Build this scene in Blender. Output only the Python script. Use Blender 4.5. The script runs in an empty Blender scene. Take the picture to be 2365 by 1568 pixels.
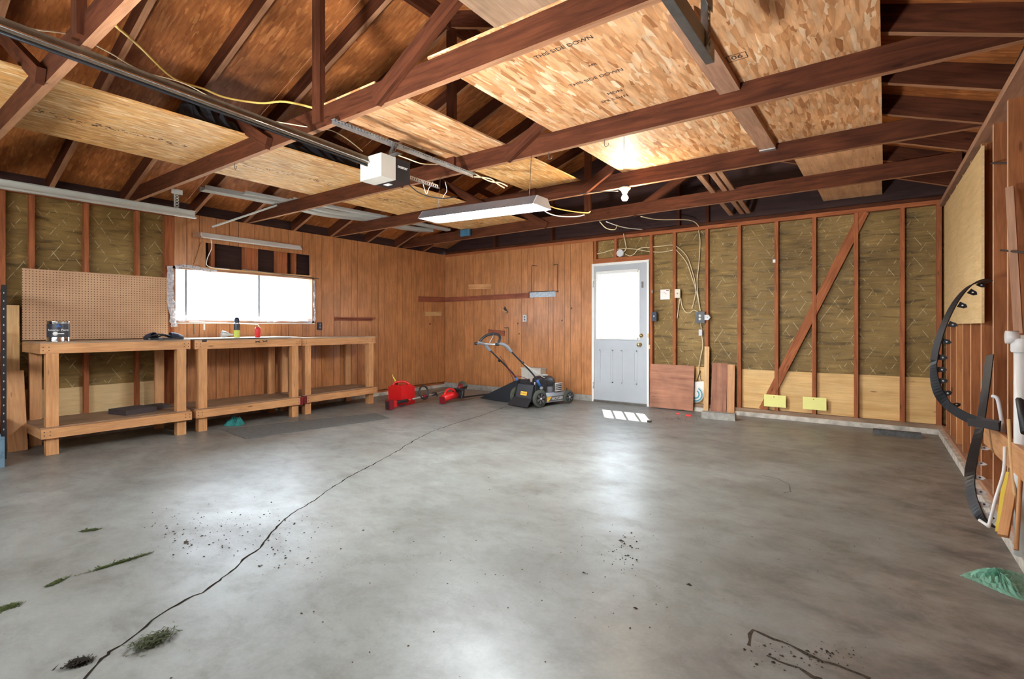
import bpy, math, random
from mathutils import Vector as V, Matrix
random.seed(7)
R = math.radians
scene = bpy.context.scene
C = scene.collection

# ------------------------------------------------------------------ camera, world, sun, daylight, exposure
F = 1180.0; CX = 1182.5; CY = 752.0; YAW = math.atan(862.5 / F); H0 = 1.164
cam_d = bpy.data.cameras.new('camera'); cam = bpy.data.objects.new('camera', cam_d); C.objects.link(cam)
cam.location = (0, 0, H0); cam.rotation_euler = (R(90), 0, YAW)
cam_d.sensor_fit = 'HORIZONTAL'; cam_d.sensor_width = 36; cam_d.lens = 36 * F / 2365; cam_d.shift_y = -(784 - CY) / 2365
cam_d.clip_start = 0.05
scene.camera = cam
scene.view_settings.view_transform = 'Standard'; scene.view_settings.look = 'None'
scene.view_settings.gamma = 1; scene.view_settings.use_curve_mapping = False
scene.view_settings.exposure = 1.52
w = bpy.data.worlds.new('world'); scene.world = w; w.use_nodes = True
bg = w.node_tree.nodes['Background']; bg.inputs[0].default_value = (0.80, 0.90, 1.0, 1); bg.inputs[1].default_value = 8.5
sd = bpy.data.lights.new('sun', 'SUN'); sd.energy = 11.0; sd.angle = R(0.6); sd.color = (1, .96, .88)
sun = bpy.data.objects.new('sun', sd); C.objects.link(sun)
sun.rotation_euler = V((.53, -.95, -1.5)).to_track_quat('-Z', 'Y').to_euler(); sun.location = (-5, 12, 14)
def area(name, loc, direction, sx, sy, e, col, portal=False, spread=180):
    d = bpy.data.lights.new(name, 'AREA'); d.shape = 'RECTANGLE'; d.size = sx; d.size_y = sy; d.energy = e; d.color = col
    d.spread = R(spread)
    if portal: d.cycles.is_portal = True
    o = bpy.data.objects.new(name, d); C.objects.link(o); o.location = loc
    o.rotation_euler = V(direction).to_track_quat('-Z', 'Y').to_euler(); return o
# added fill light at the made-up pane row of the closed garage door
area('added_door_fill', (-3.1, -0.93, 1.72), (0, 1, -0.1), 4.6, .36, 30, (1.0, 0.98, 0.95))
# added fill light, unseen behind the camera, brightens the trusses and ceiling sheets
area('added_fill_beam', (-1.75, -.42, .45), (-.14, .82, .52), .45, .3, 34, (0.94, 0.97, 1.0), spread=92)
area('window_portal', (-6.95, 3.42, 1.53), (1, 0, 0), 1.9, .7, 1, (1, 1, 1), portal=True)
area('door_portal', (-3.24, 7.24, 1.46), (0, -1, 0), .7, 1.05, 1, (1, 1, 1), portal=True)

# ------------------------------------------------------------------ pixel ray helpers (points on real planes of the room)
FW = V((-math.sin(YAW), math.cos(YAW), 0)); RT = V((math.cos(YAW), math.sin(YAW), 0)); UP = V((0, 0, 1)); CAM = V((0, 0, H0))
def ray(u, v): return FW + RT * ((u - CX) / F) + UP * ((CY - v) / F)
def onX(u, v, X): d = ray(u, v); return CAM + d * (X / d.x)
def onY(u, v, Y): d = ray(u, v); return CAM + d * (Y / d.y)
def onZ(u, v, Z): d = ray(u, v); return CAM + d * ((Z - H0) / d.z)
def yX(u, X): return onX(u, 700, X).y
def xY(u, Y): return onY(u, 700, Y).x

# ------------------------------------------------------------------ object helpers
def obj(name, me, parent=None):
    o = bpy.data.objects.new(name, me); C.objects.link(o)
    if parent: o.parent = parent
    return o
def tag(o, label=None, cat=None, group=None, kind=None):
    if label: o['label'] = label
    if cat: o['category'] = cat
    if group: o['group'] = group
    if kind: o['kind'] = kind
    return o
def empty(name, loc=(0, 0, 0), rz=0, **k):
    o = bpy.data.objects.new(name, None); C.objects.link(o); o.location = loc; o.rotation_euler = (0, 0, rz)
    o.empty_display_size = .1
    return tag(o, **k)
class MB:
    """mesh builder: collects shapes with UVs in metres (u along the grain)"""
    def __init__(s): s.v = []; s.f = []; s.uv = []; s.sm = []; s.mi = []; s.m = 0; s.edge = False
    def face(s, pts, uvs=None, smooth=False):
        i = len(s.v); s.v += [tuple(p) for p in pts]; s.f.append(tuple(range(i, i + len(pts))))
        s.uv.append(uvs or [(0, 0)] * len(pts)); s.sm.append(smooth); s.mi.append(s.m)
    def hexa(s, c, ax, L, W, T):
        """box centre c; ax = (length dir, width dir, thickness dir), sizes"""
        l, w_, t = ax; ou = random.uniform(0, 60); ov = random.uniform(0, 60)
        def P(a, b, d): return c + l * (a * L / 2) + w_ * (b * W / 2) + t * (d * T / 2)
        def q(cs, us): s.face([P(*k) for k in cs], [(ou + x, ov + y) for x, y in us])
        e0 = len(s.f)
        q([(-1,-1,1),(1,-1,1),(1,1,1),(-1,1,1)], [(0,0),(L,0),(L,W),(0,W)])
        q([(-1,1,-1),(1,1,-1),(1,-1,-1),(-1,-1,-1)], [(0,W+1),(L,W+1),(L,1),(0,1)])
        q([(-1,-1,-1),(1,-1,-1),(1,-1,1),(-1,-1,1)], [(0,2),(L,2),(L,2+T),(0,2+T)])
        q([(-1,1,1),(1,1,1),(1,1,-1),(-1,1,-1)], [(0,3+T),(L,3+T),(L,3),(0,3)])
        q([(1,-1,-1),(1,1,-1),(1,1,1),(1,-1,1)], [(4,0),(4+.02,W*.2),(4+T*.3,W*.2),(4,0)])
        q([(-1,-1,1),(-1,1,1),(-1,1,-1),(-1,-1,-1)], [(5,0),(5+.02,W*.2),(5+T*.3,W*.2),(5,0)])
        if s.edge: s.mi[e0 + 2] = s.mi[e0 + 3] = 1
        return s
    def box(s, x0, x1, y0, y1, z0, z1, along=None):
        c = V(((x0+x1)/2, (y0+y1)/2, (z0+z1)/2)); d = [abs(x1-x0), abs(y1-y0), abs(z1-z0)]
        A = [V((1,0,0)), V((0,1,0)), V((0,0,1))]
        order = sorted(range(3), key=lambda i: -d[i])
        if along is not None: order.remove(along); order = [along] + order
        l, w_ = A[order[0]], A[order[1]]; t = l.cross(w_)
        return s.hexa(c, (l, w_, t), d[order[0]], d[order[1]], d[order[2]])
    def bar(s, a, b, W, T, wd=(0, 0, 1)):
        a = V(a); b = V(b); l = (b - a); L = l.length; l.normalize(); wd = V(wd)
        wd = (wd - l * wd.dot(l)).normalized(); t = l.cross(wd)
        return s.hexa((a + b) / 2, (l, wd, t), L, W, T)
    def tube(s, pts, r, n=8, cap=True, closed=False):
        pts = [V(p) for p in pts]; rs = r if isinstance(r, (list, tuple)) else [r] * len(pts)
        N = len(pts); base = len(s.v); up = None; d = 0
        for i, p in enumerate(pts):
            if closed: t = pts[(i + 1) % N] - pts[i - 1]
            else: t = pts[min(i + 1, N - 1)] - pts[max(i - 1, 0)]
            t = t.normalized() if t.length else V((0, 0, 1))
            if up is None:
                up = V((0, 0, 1)) if abs(t.z) < .9 else V((1, 0, 0))
            x = (up - t * up.dot(t)).normalized(); y = t.cross(x); up = x
            for k in range(n):
                a = 2 * math.pi * k / n; s.v.append(tuple(p + (x * math.cos(a) + y * math.sin(a)) * rs[i]))
        for i in range(N if closed else N - 1):
            for k in range(n):
                a = base + i * n + k; b = base + i * n + (k + 1) % n; j = (i + 1) % N
                c = base + j * n + (k + 1) % n; e = base + j * n + k
                s.f.append((a, b, c, e)); s.uv.append([(i*.1, k/n), (i*.1, (k+1)/n), (i*.1+.1, (k+1)/n), (i*.1+.1, k/n)]); s.sm.append(True); s.mi.append(s.m)
        if cap and not closed:
            for i0, rev in ((base, True), (base + (N - 1) * n, False)):
                f = tuple(range(i0, i0 + n)); s.f.append(f[::-1] if rev else f); s.uv.append([(0, 0)] * n); s.sm.append(False); s.mi.append(s.m)
        return s
    def lathe(s, prof, o=(0,0,0), ax=(0,0,1), n=24, smooth=True):
        """prof: list of (radius, height)"""
        o = V(o); z = V(ax).normalized(); x = z.orthogonal().normalized(); y = z.cross(x); base = len(s.v)
        for r, h in prof:
            for k in range(n):
                a = 2 * math.pi * k / n; s.v.append(tuple(o + z * h + (x * math.cos(a) + y * math.sin(a)) * r))
        for i in range(len(prof) - 1):
            for k in range(n):
                a = base + i*n + k; b = base + i*n + (k+1) % n
                s.f.append((a, b, b + n, a + n)); s.sm.append(smooth); s.mi.append(s.m)
                s.uv.append([(k/n, prof[i][1]), ((k+1)/n, prof[i][1]), ((k+1)/n, prof[i+1][1]), (k/n, prof[i+1][1])])
        return s
    def prism(s, poly, ext, smooth=False):
        """poly: list of 3d points, extruded by vector ext"""
        poly = [V(p) for p in poly]; ext = V(ext); q = [p + ext for p in poly]; o = poly[0]
        e1 = (poly[1] - poly[0]).normalized(); nn = e1.cross(ext.normalized()); 
        nrm = V((0, 0, 0))
        for i in range(len(poly)): nrm += (poly[i] - o).cross(poly[(i + 1) % len(poly)] - o)
        nrm = nrm.normalized() if nrm.length else ext.normalized(); e2 = nrm.cross(e1)
        uv = [((p - o).dot(e1), (p - o).dot(e2)) for p in poly]
        if nrm.dot(ext) > 0:
            s.face(poly[::-1], uv[::-1]); s.face(q, uv)
        else:
            s.face(poly, uv); s.face(q[::-1], uv[::-1])
        L = ext.length
        for i in range(len(poly)):
            j = (i + 1) % len(poly); d = (poly[j] - poly[i]).length
            a, b, c, e = poly[i], poly[j], q[j], q[i]
            if nrm.dot(ext) > 0: s.face([a, b, c, e], [(0, 0), (d, 0), (d, L), (0, L)], smooth)
            else: s.face([e, c, b, a], [(0, L), (d, L), (d, 0), (0, 0)], smooth)
        return s
    def build(s, name, mat, parent=None, bevel=0, origin=None, subsurf=0):
        me = bpy.data.meshes.new(name)
        vs = s.v
        if origin is not None:
            o_ = V(origin); vs = [tuple(V(p) - o_) for p in s.v]
        me.from_pydata(vs, [], s.f); uvl = me.uv_layers.new(name='UVMap'); i = 0
        for f, uv in zip(s.f, s.uv):
            for c in uv: uvl.data[i].uv = c; i += 1
        mats = mat if isinstance(mat, (list, tuple)) else [mat]
        for m_ in mats: me.materials.append(m_)
        for p, sm, mi in zip(me.polygons, s.sm, s.mi): p.use_smooth = sm; p.material_index = mi
        me.update()
        o = obj(name, me, parent)
        if origin is not None: o.location = origin
        if bevel:
            b = o.modifiers.new('bevel', 'BEVEL'); b.width = bevel; b.segments = 2; b.limit_method = 'ANGLE'; b.angle_limit = R(40)
        if subsurf:
            b = o.modifiers.new('sub', 'SUBSURF'); b.levels = subsurf; b.render_levels = subsurf
        return o
def smooth_path(pts, n=6):
    pts = [V(p) for p in pts]; out = []
    for i in range(len(pts) - 1):
        p0 = pts[max(i-1, 0)]; p1 = pts[i]; p2 = pts[i+1]; p3 = pts[min(i+2, len(pts)-1)]
        for k in range(n):
            t = k / n
            out.append(0.5*((2*p1) + (p2-p0)*t + (2*p0-5*p1+4*p2-p3)*t*t + (3*p1-p0-3*p2+p3)*t**3))
    out.append(pts[-1]); return out
def text(name, body, size, loc, xdir, ydir, mat, parent=None, ext=.0005):
    cu = bpy.data.curves.new(name, 'FONT'); cu.body = body; cu.size = size; cu.extrude = ext; cu.align_x = 'CENTER'; cu.align_y = 'CENTER'
    cu.materials.append(mat); o = bpy.data.objects.new(name, cu); C.objects.link(o)
    x = V(xdir).normalized(); y = V(ydir); y = (y - x * y.dot(x)).normalized(); z = x.cross(y)
    M = Matrix((x, y, z)).transposed().to_4x4(); M.translation = V(loc)
    dg = bpy.context.evaluated_depsgraph_get(); me = bpy.data.meshes.new_from_object(o.evaluated_get(dg)); me.name = name
    bpy.data.objects.remove(o); o = obj(name, me, parent); o.matrix_local = M
    return o

# ------------------------------------------------------------------ materials
def nt(name, rough=.6, metal=0, col=(.5,.5,.5), spec=.5):
    m = bpy.data.materials.new(name); m.use_nodes = True; t = m.node_tree; b = t.nodes['Principled BSDF']
    b.inputs['Base Color'].default_value = (*col, 1); b.inputs['Roughness'].default_value = rough
    b.inputs['Metallic'].default_value = metal; b.inputs['Specular IOR Level'].default_value = spec
    return m, t, b
def N(t, typ, **k):
    n = t.nodes.new(typ)
    for a, b in k.items():
        if a.startswith('i_'): n.inputs[a[2:].replace('_', ' ')].default_value = b
        else: setattr(n, a, b)
    return n
def mapping(t, scale=(1,1,1), rot=(0,0,0), loc=(0,0,0), coord='UV'):
    tc = N(t, 'ShaderNodeTexCoord'); mp = N(t, 'ShaderNodeMapping')
    mp.inputs['Scale'].default_value = scale; mp.inputs['Rotation'].default_value = rot; mp.inputs['Location'].default_value = loc
    t.links.new(tc.outputs[coord], mp.inputs[0]); return mp.outputs[0]
def noise(t, vec, scale=5, detail=4, rough=.55, dist=0):
    n = N(t, 'ShaderNodeTexNoise'); n.inputs['Scale'].default_value = scale; n.inputs['Detail'].default_value = detail
    n.inputs['Roughness'].default_value = rough; n.inputs['Distortion'].default_value = dist
    t.links.new(vec, n.inputs['Vector']); return n.outputs['Fac']
def ramp(t, fac, stops):
    r = N(t, 'ShaderNodeValToRGB'); e = r.color_ramp.elements
    while len(e) < len(stops): e.new(.5)
    for i, (p, c) in enumerate(stops):
        e[i].position = p; e[i].color = (*c, 1) if len(c) == 3 else c
    t.links.new(fac, r.inputs[0]); return r.outputs[0]
def g(x): return (x, x, x)
def mix(t, fac, a, b, typ='MIX'):
    n = N(t, 'ShaderNodeMix', data_type='RGBA', blend_type=typ); n.clamp_factor = True
    for sock, val in ((n.inputs[0], fac), (n.inputs[6], a), (n.inputs[7], b)):
        if isinstance(val, (int, float)): sock.default_value = val
        elif isinstance(val, tuple): sock.default_value = (*val, 1) if len(val) == 3 else val
        else: t.links.new(val, sock)
    return n.outputs[2]
def math_(t, op, a, b=0, c=None):
    n = N(t, 'ShaderNodeMath', operation=op)
    for i, val in enumerate((a, b) if c is None else (a, b, c)):
        if isinstance(val, (int, float)): n.inputs[i].default_value = val
        else: t.links.new(val, n.inputs[i])
    return n.outputs[0]
def bump(t, b, h, strength=.3, dist=.005):
    n = N(t, 'ShaderNodeBump'); n.inputs['Strength'].default_value = strength; n.inputs['Distance'].default_value = dist
    t.links.new(h, n.inputs['Height']); t.links.new(n.outputs[0], b.inputs['Normal'])
def wood(name, light, dark, rough=.62, knots=.5, scale=1.0, stain=.25, spec=.3):
    m, t, b = nt(name, rough, spec=spec)
    v1 = mapping(t, (1.3*scale, 16*scale, 1)); n1 = noise(t, v1, 2.0, 6, .6, .8)
    base = ramp(t, n1, [(.3, dark), (.62, light)])
    v2 = mapping(t, (5*scale, 170*scale, 1)); n2 = noise(t, v2, 1.5, 3)
    base = mix(t, .55, base, ramp(t, n2, [(.3, g(.72)), (.7, g(1.12))]), 'MULTIPLY')
    v3 = mapping(t, (2.2, 2.2, 1)); n3 = noise(t, v3, 1.3, 3)
    base = mix(t, stain, base, ramp(t, n3, [(.35, g(.45)), (.65, g(1.25))]), 'MULTIPLY')
    if knots:
        v4 = mapping(t, (2.6, 11, 1)); vo = N(t, 'ShaderNodeTexVoronoi'); vo.inputs['Scale'].default_value = 1.0
        t.links.new(v4, vo.inputs['Vector'])
        k = ramp(t, vo.outputs['Distance'], [(.05, g(1)), (.11, g(0))])
        base = mix(t, math_(t, 'MULTIPLY', k, knots), base, tuple(c*.22 for c in dark))
    t.links.new(base, b.inputs['Base Color']); bump(t, b, n2, .15, .002)
    return m
def osb(name, cols, scale=1.0, dirt=.2, rough=.6):
    m, t, b = nt(name, rough, spec=.3)
    def layer(ang, sx, sy, off):
        v = mapping(t, (sx*scale, sy*scale, 1), (0, 0, ang), (off, off*.7, 0))
        d = N(t, 'ShaderNodeTexNoise'); d.inputs['Scale'].default_value = .35; t.links.new(v, d.inputs['Vector'])
        ad = N(t, 'ShaderNodeVectorMath', operation='ADD'); t.links.new(v, ad.inputs[0])
        sc = N(t, 'ShaderNodeVectorMath', operation='SCALE'); sc.inputs['Scale'].default_value = 1.1
        t.links.new(d.outputs['Color'], sc.inputs[0]); t.links.new(sc.outputs[0], ad.inputs[1])
        vo = N(t, 'ShaderNodeTexVoronoi', distance='EUCLIDEAN'); vo.inputs['Scale'].default_value = 1.0; t.links.new(ad.outputs[0], vo.inputs['Vector'])
        return vo
    A = layer(.25, 8, 38, 0); B = layer(-.75, 7, 36, 11); D = layer(1.25, 8, 40, 23); E = layer(.8, 6, 40, 37)
    def cc(vo):
        s = N(t, 'ShaderNodeSeparateColor'); t.links.new(vo.outputs['Color'], s.inputs[0]); return s
    a, b2, d, e4 = cc(A), cc(B), cc(D), cc(E)
    st = [(i/(len(cols)-1), c) for i, c in enumerate(cols)]
    ca = ramp(t, a.outputs[0], st); cb = ramp(t, b2.outputs[0], st); cd = ramp(t, d.outputs[0], st)
    x = mix(t, math_(t, 'GREATER_THAN', b2.outputs[1], .45), ca, cb)
    x = mix(t, math_(t, 'GREATER_THAN', d.outputs[1], .62), x, cd)
    x = mix(t, math_(t, 'GREATER_THAN', e4.outputs[1], .7), x, ramp(t, e4.outputs[0], st))
    for V_ in (A, B, E): x = mix(t, .35, x, ramp(t, V_.outputs['Distance'], [(.25, g(1.08)), (.75, g(.72))]), 'MULTIPLY')
    vg = mapping(t, (4, 60, 1), (0, 0, .2)); ng = noise(t, vg, 2, 3)
    x = mix(t, .5, x, ramp(t, ng, [(.3, g(.8)), (.7, g(1.12))]), 'MULTIPLY')
    vd = mapping(t, (1.2, 1.2, 1)); nd = noise(t, vd, 1.5, 5, .6)
    x = mix(t, dirt, x, ramp(t, nd, [(.32, g(.35)), (.6, g(1.15))]), 'MULTIPLY')
    t.links.new(x, b.inputs['Base Color']); bump(t, b, a.outputs[0], .2, .002)
    return m
def plain(name, col, rough=.5, metal=0, var=.12, scale=8, spec=.5, coat=0):
    m, t, b = nt(name, rough, metal, col, spec)
    v = mapping(t, coord='Object'); n = noise(t, v, scale, 5, .6)
    x = mix(t, 1, col, ramp(t, n, [(.3, g(1-var)), (.7, g(1+var))]), 'MULTIPLY'); t.links.new(x, b.inputs['Base Color'])
    r = math_(t, 'MULTIPLY_ADD', n, .2, rough - .1); t.links.new(r, b.inputs['Roughness'])
    if coat: b.inputs['Coat Weight'].default_value = coat
    return m
def emis(name, col, s):
    m = bpy.data.materials.new(name); m.use_nodes = True; t = m.node_tree; b = t.nodes['Principled BSDF']
    b.inputs['Base Color'].default_value = (*col, 1); b.inputs['Emission Color'].default_value = (*col, 1); b.inputs['Emission Strength'].default_value = s
    return m
def thin(name, col, alpha, rough=.1, wrinkle=0):
    """thin transparent sheet: real transparency mixed with gloss"""
    m = bpy.data.materials.new(name); m.use_nodes = True; t = m.node_tree; b = t.nodes['Principled BSDF']
    b.inputs['Base Color'].default_value = (*col, 1); b.inputs['Roughness'].default_value = rough
    tr = N(t, 'ShaderNodeBsdfTransparent'); tr.inputs[0].default_value = (*[min(1, c*.3+.7) for c in col], 1); mx = N(t, 'ShaderNodeMixShader'); mx.inputs[0].default_value = alpha
    t.links.new(tr.outputs[0], mx.inputs[1]); t.links.new(b.outputs[0], mx.inputs[2]); t.links.new(mx.outputs[0], t.nodes['Material Output'].inputs[0])
    if wrinkle:
        v = mapping(t, coord='Object'); n = noise(t, v, wrinkle, 4, .6, 1.0); bump(t, b, n, .9, .02)
    return m

M = {}
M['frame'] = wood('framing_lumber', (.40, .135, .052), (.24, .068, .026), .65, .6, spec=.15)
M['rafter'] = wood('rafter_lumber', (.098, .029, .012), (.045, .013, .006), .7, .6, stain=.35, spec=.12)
M['rstud2'] = wood('orange_pine_stud', (.50, .215, .075), (.36, .14, .045), .62, .6, spec=.15)
M['pedge'] = wood('pale_lit_stud_edge', (.74, .47, .27), (.60, .34, .18), .7, .2, spec=.15)  # pale edge wood, window light on the stud fronts put into its colour
M['redge'] = wood('lit_sawn_edge', (.40, .20, .105), (.28, .125, .06), .7, .3, spec=.15)  # paler edge wood, lit undersides of chords and rafters put into its colour
M['railm'] = plain('brown_grey_rail', (.17, .13, .09), .45, .6, .2, 20)
M['oldwhite'] = plain('dulled_white_metal', (.40, .40, .37), .45, 0, .08)
M['rstud'] = wood('pine_stud', (.34, .13, .048), (.22, .075, .026), .62, .6, spec=.15)
M['edge'] = wood('end_grain', (.45, .25, .15), (.30, .15, .09), .7, 0)
M['bench'] = wood('bench_pine', (.66, .345, .155), (.50, .225, .088), .5, .8, stain=.3)
M['pale'] = wood('pale_pine', (.70, .45, .21), (.55, .30, .12), .55, .7)
M['greyply'] = wood('worn_plywood', (.33, .21, .13), (.22, .13, .075), .6, .3, .6, .5)
M['benchtop'] = wood('bench_top_ply', (.42, .29, .19), (.30, .19, .12), .38, .3, .6, .45)
M['redboard'] = wood('red_stained_board', (.33, .10, .05), (.18, .05, .03), .55, .4)
M['reddoorply'] = wood('reddish_plywood', (.44, .20, .12), (.26, .105, .062), .65, .7, .45, .5)
M['panel'] = wood('veneer_panel', (.54, .235, .090), (.36, .132, .044), .36, 0, 1.1, .38, spec=.5)
M['ply'] = wood('new_plywood', (.74, .48, .20), (.60, .34, .115), .55, .75, .5, .2)
M['plyY'] = wood('yellow_plywood', (.72, .52, .27), (.62, .42, .19), .6, .15, .8, .12)
M['dark'] = wood('dark_siding', (.050, .020, .016), (.024, .010, .009), .7, 0)
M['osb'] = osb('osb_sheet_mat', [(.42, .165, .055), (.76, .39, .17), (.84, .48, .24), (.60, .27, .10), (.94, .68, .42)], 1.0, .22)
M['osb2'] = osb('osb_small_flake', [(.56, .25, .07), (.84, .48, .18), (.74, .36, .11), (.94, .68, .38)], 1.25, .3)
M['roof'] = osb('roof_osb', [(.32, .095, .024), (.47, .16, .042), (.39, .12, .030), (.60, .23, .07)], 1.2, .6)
M['brownply'] = wood('brown_plywood', (.70, .40, .21), (.52, .27, .13), .7, .4, .5, .3)
M['white'] = plain('white_metal', (.72, .72, .70), .4, 0, .06)
M['wire'] = plain('cream_cable', (.72, .60, .38), .5, 0, .05)
M['wirey'] = plain('yellow_cable', (.72, .48, .12), .5, 0, .05)
M['wirew'] = plain('white_cable', (.78, .76, .72), .5, 0, .03)
M['black'] = plain('black_plastic', (.018, .019, .022), .45, 0, .2)
M['blackg'] = plain('black_gloss', (.012, .013, .016), .38, 0, .2)
M['navy'] = plain('dark_blue_box', (.012, .020, .045), .5, 0, .1)
M['blackcloth'] = plain('black_fabric', (.007, .008, .012), .85, 0, .3, 60)
M['steel'] = plain('galvanised_steel', (.55, .57, .58), .38, .85, .15, 20)
M['steeld'] = plain('dull_steel', (.17, .155, .14), .42, .8, .2, 20)
M['brass'] = plain('brass', (.60, .45, .22), .25, 1, .1)
M['chrome'] = plain('chrome', (.75, .75, .76), .15, 1, .05)
M['red'] = plain('red_plastic', (.58, .010, .011), .35, 0, .08)
M['redd'] = plain('dark_red_plastic', (.17, .008, .014), .4, 0, .1)
M['blue'] = plain('blue_paint', (.03, .11, .36), .35, 0, .1)
M['grey'] = plain('grey_plastic', (.20, .22, .25), .5, 0, .1)
M['lgrey'] = plain('light_grey_plastic', (.55, .56, .58), .5, 0, .05)
M['deck'] = plain('mower_deck_grey', (.13, .125, .13), .35, .3, .15)
M['tyre'] = plain('dusty_tyre', (.055, .062, .045), .8, 0, .4, 40)
M['beige'] = plain('beige_plastic', (.48, .45, .39), .5, 0, .04)
M['cream'] = plain('cream_plastic', (.62, .57, .44), .5, 0, .04)
M['doorw'] = plain('door_paint', (.40, .425, .455), .4, 0, .05, 3)
M['trimw'] = plain('white_trim_paint', (.76, .74, .70), .45, 0, .06)
M['ycard'] = plain('yellow_card', (.80, .76, .26), .6, 0, .03)
M['mat'] = plain('rubber_mat', (.105, .105, .10), .8, 0, .3, 25)
M['pad'] = plain('dark_foam_pad', (.055, .040, .040), .9, 0, .4, 120)
M['conc'] = plain('old_concrete', (.30, .285, .26), .85, 0, .3, 14)
M['concd'] = plain('dark_asphalt_block', (.085, .085, .085), .9, 0, .4, 25)
M['sill'] = plain('painted_sill', (.50, .46, .40), .8, 0, .4, 10)
M['paper'] = plain('paper', (.80, .76, .72), .7, 0, .03)
M['ink'] = plain('faded_ink', (.045, .03, .025), .8, 0, .3, 50)
M['yellow'] = plain('yellow_sticker', (.85, .48, .05), .45, 0, .04)
M['yellowp'] = plain('yellow_plastic', (.80, .60, .08), .45, 0, .04)
M['pvc'] = plain('white_pvc', (.74, .73, .70), .35, 0, .04)
M['grass'] = plain('dried_grass', (.10, .12, .06), .9, 0, .5, 60)
M['moss'] = plain('moss', (.085, .115, .03), .95, 0, .5, 60)
M['dirt'] = plain('dirt', (.035, .028, .02), .95, 0, .4, 60)
M['crack'] = plain('crack_dirt', (.022, .018, .014), 1, 0, .3, 60, 0)
M['crackd'] = plain('worn_joint_dirt', (.06, .05, .038), 1, 0, .5, 60, 0)
M['foil'] = plain('crumpled_foil', (.28, .30, .32), .35, .8, .3, 40)
M['bluefoil'] = plain('blue_cloth', (.03, .12, .20), .6, 0, .3)
M['glass'] = thin('window_glass', (.9, .95, 1), .10, .03)
M['plastic'] = thin('clear_plastic_sheet', (.80, .80, .84), .55, .15, 25)
M['bag'] = thin('green_film', (.30, .66, .50), .55, .10, 30)
M['tealbag'] = thin('teal_film', (.06, .38, .36), .8, .12, 60)
M['bluejug'] = plain('blue_jug', (.16, .27, .37), .3, 0, .12, 10)
M['tube'] = emis('lamp_tube', (.90, .97, 1), 125)
M['bulb'] = emis('bulb_glow', (1, .84, .62), 500)
M['blind'] = plain('blind_slat', (.85, .85, .84), .5, 0, .02)
M['lime'] = plain('lime_label', (.50, .55, .08), .4, 0, .1)
M['canlabel'] = plain('can_label_dark', (.05, .05, .06), .35, .3, .3, 12)
M['teal'] = plain('teal_label', (.05, .30, .38), .5)
M['orange'] = plain('orange_plastic', (.7, .30, .06), .5)
M['drive'] = plain('outside_ground', (.42, .42, .36), .9, 0, .1, 2)

def pegboard_mat():
    m, t, b = nt('pegboard_mat', .6, spec=.3)
    tc = N(t, 'ShaderNodeTexCoord'); sp = N(t, 'ShaderNodeSeparateXYZ'); t.links.new(tc.outputs['UV'], sp.inputs[0])
    def fr(o): return math_(t, 'SUBTRACT', math_(t, 'FRACT', math_(t, 'DIVIDE', o, .0254)), .5)
    a = fr(sp.outputs[0]); c = fr(sp.outputs[1])
    d = math_(t, 'SQRT', math_(t, 'ADD', math_(t, 'MULTIPLY', a, a), math_(t, 'MULTIPLY', c, c)))
    hole = math_(t, 'LESS_THAN', d, .19)
    v = mapping(t); n = noise(t, v, 3, 5, .6)
    base = ramp(t, n, [(.3, (.46, .265, .15)), (.7, (.58, .36, .21))])
    t.links.new(mix(t, hole, base, (.12, .055, .025)), b.inputs['Base Color']); return m
M['peg'] = pegboard_mat()

def insulation_mat():
    m, t, b = nt('kraft_insulation', .5, spec=.25)
    v = mapping(t, (1.2, 1.2, 1)); n = noise(t, v, 1.2, 4)
    base = ramp(t, n, [(.3, (.14, .084, .022)), (.7, (.28, .180, .060))])
    # horizontal wrinkles, shade and highlights put into the colour (u = height in this UV)
    vw = mapping(t, (9, 1.4, 1)); w1 = noise(t, vw, 2.2, 5, .6, .6)
    wr = ramp(t, w1, [(.34, g(.35)), (.44, g(.95)), (.58, g(1.05)), (.68, g(1.6))])
    base = mix(t, .8, base, wr, 'MULTIPLY')
    hh = w1
    # diagonal scrim threads showing as broken bright lines
    for ang, off in ((R(33), 0), (R(-33), 3)):
        v2 = mapping(t, (1, 1, 1), (0, 0, ang), (off, 0, 0)); s = N(t, 'ShaderNodeSeparateXYZ'); t.links.new(v2, s.inputs[0])
        f = math_(t, 'ABSOLUTE', math_(t, 'SUBTRACT', math_(t, 'FRACT', math_(t, 'MULTIPLY', s.outputs[1], 8)), .5))
        ln = math_(t, 'LESS_THAN', f, .022)
        v3 = mapping(t, (1.5, 16, 1), (0, 0, ang), (off*3, 0, 0)); nn = noise(t, v3, 1.2, 3)
        ln = math_(t, 'MULTIPLY', ln, ramp(t, nn, [(.50, g(0)), (.58, g(1))]))
        base = mix(t, math_(t, 'MULTIPLY', ln, .6), base, (.68, .56, .33))
        hh = math_(t, 'ADD', hh, math_(t, 'MULTIPLY', ln, .4))
    t.links.new(base, b.inputs['Base Color']); bump(t, b, hh, .8, .02)
    return m
M['insul'] = insulation_mat()

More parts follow.
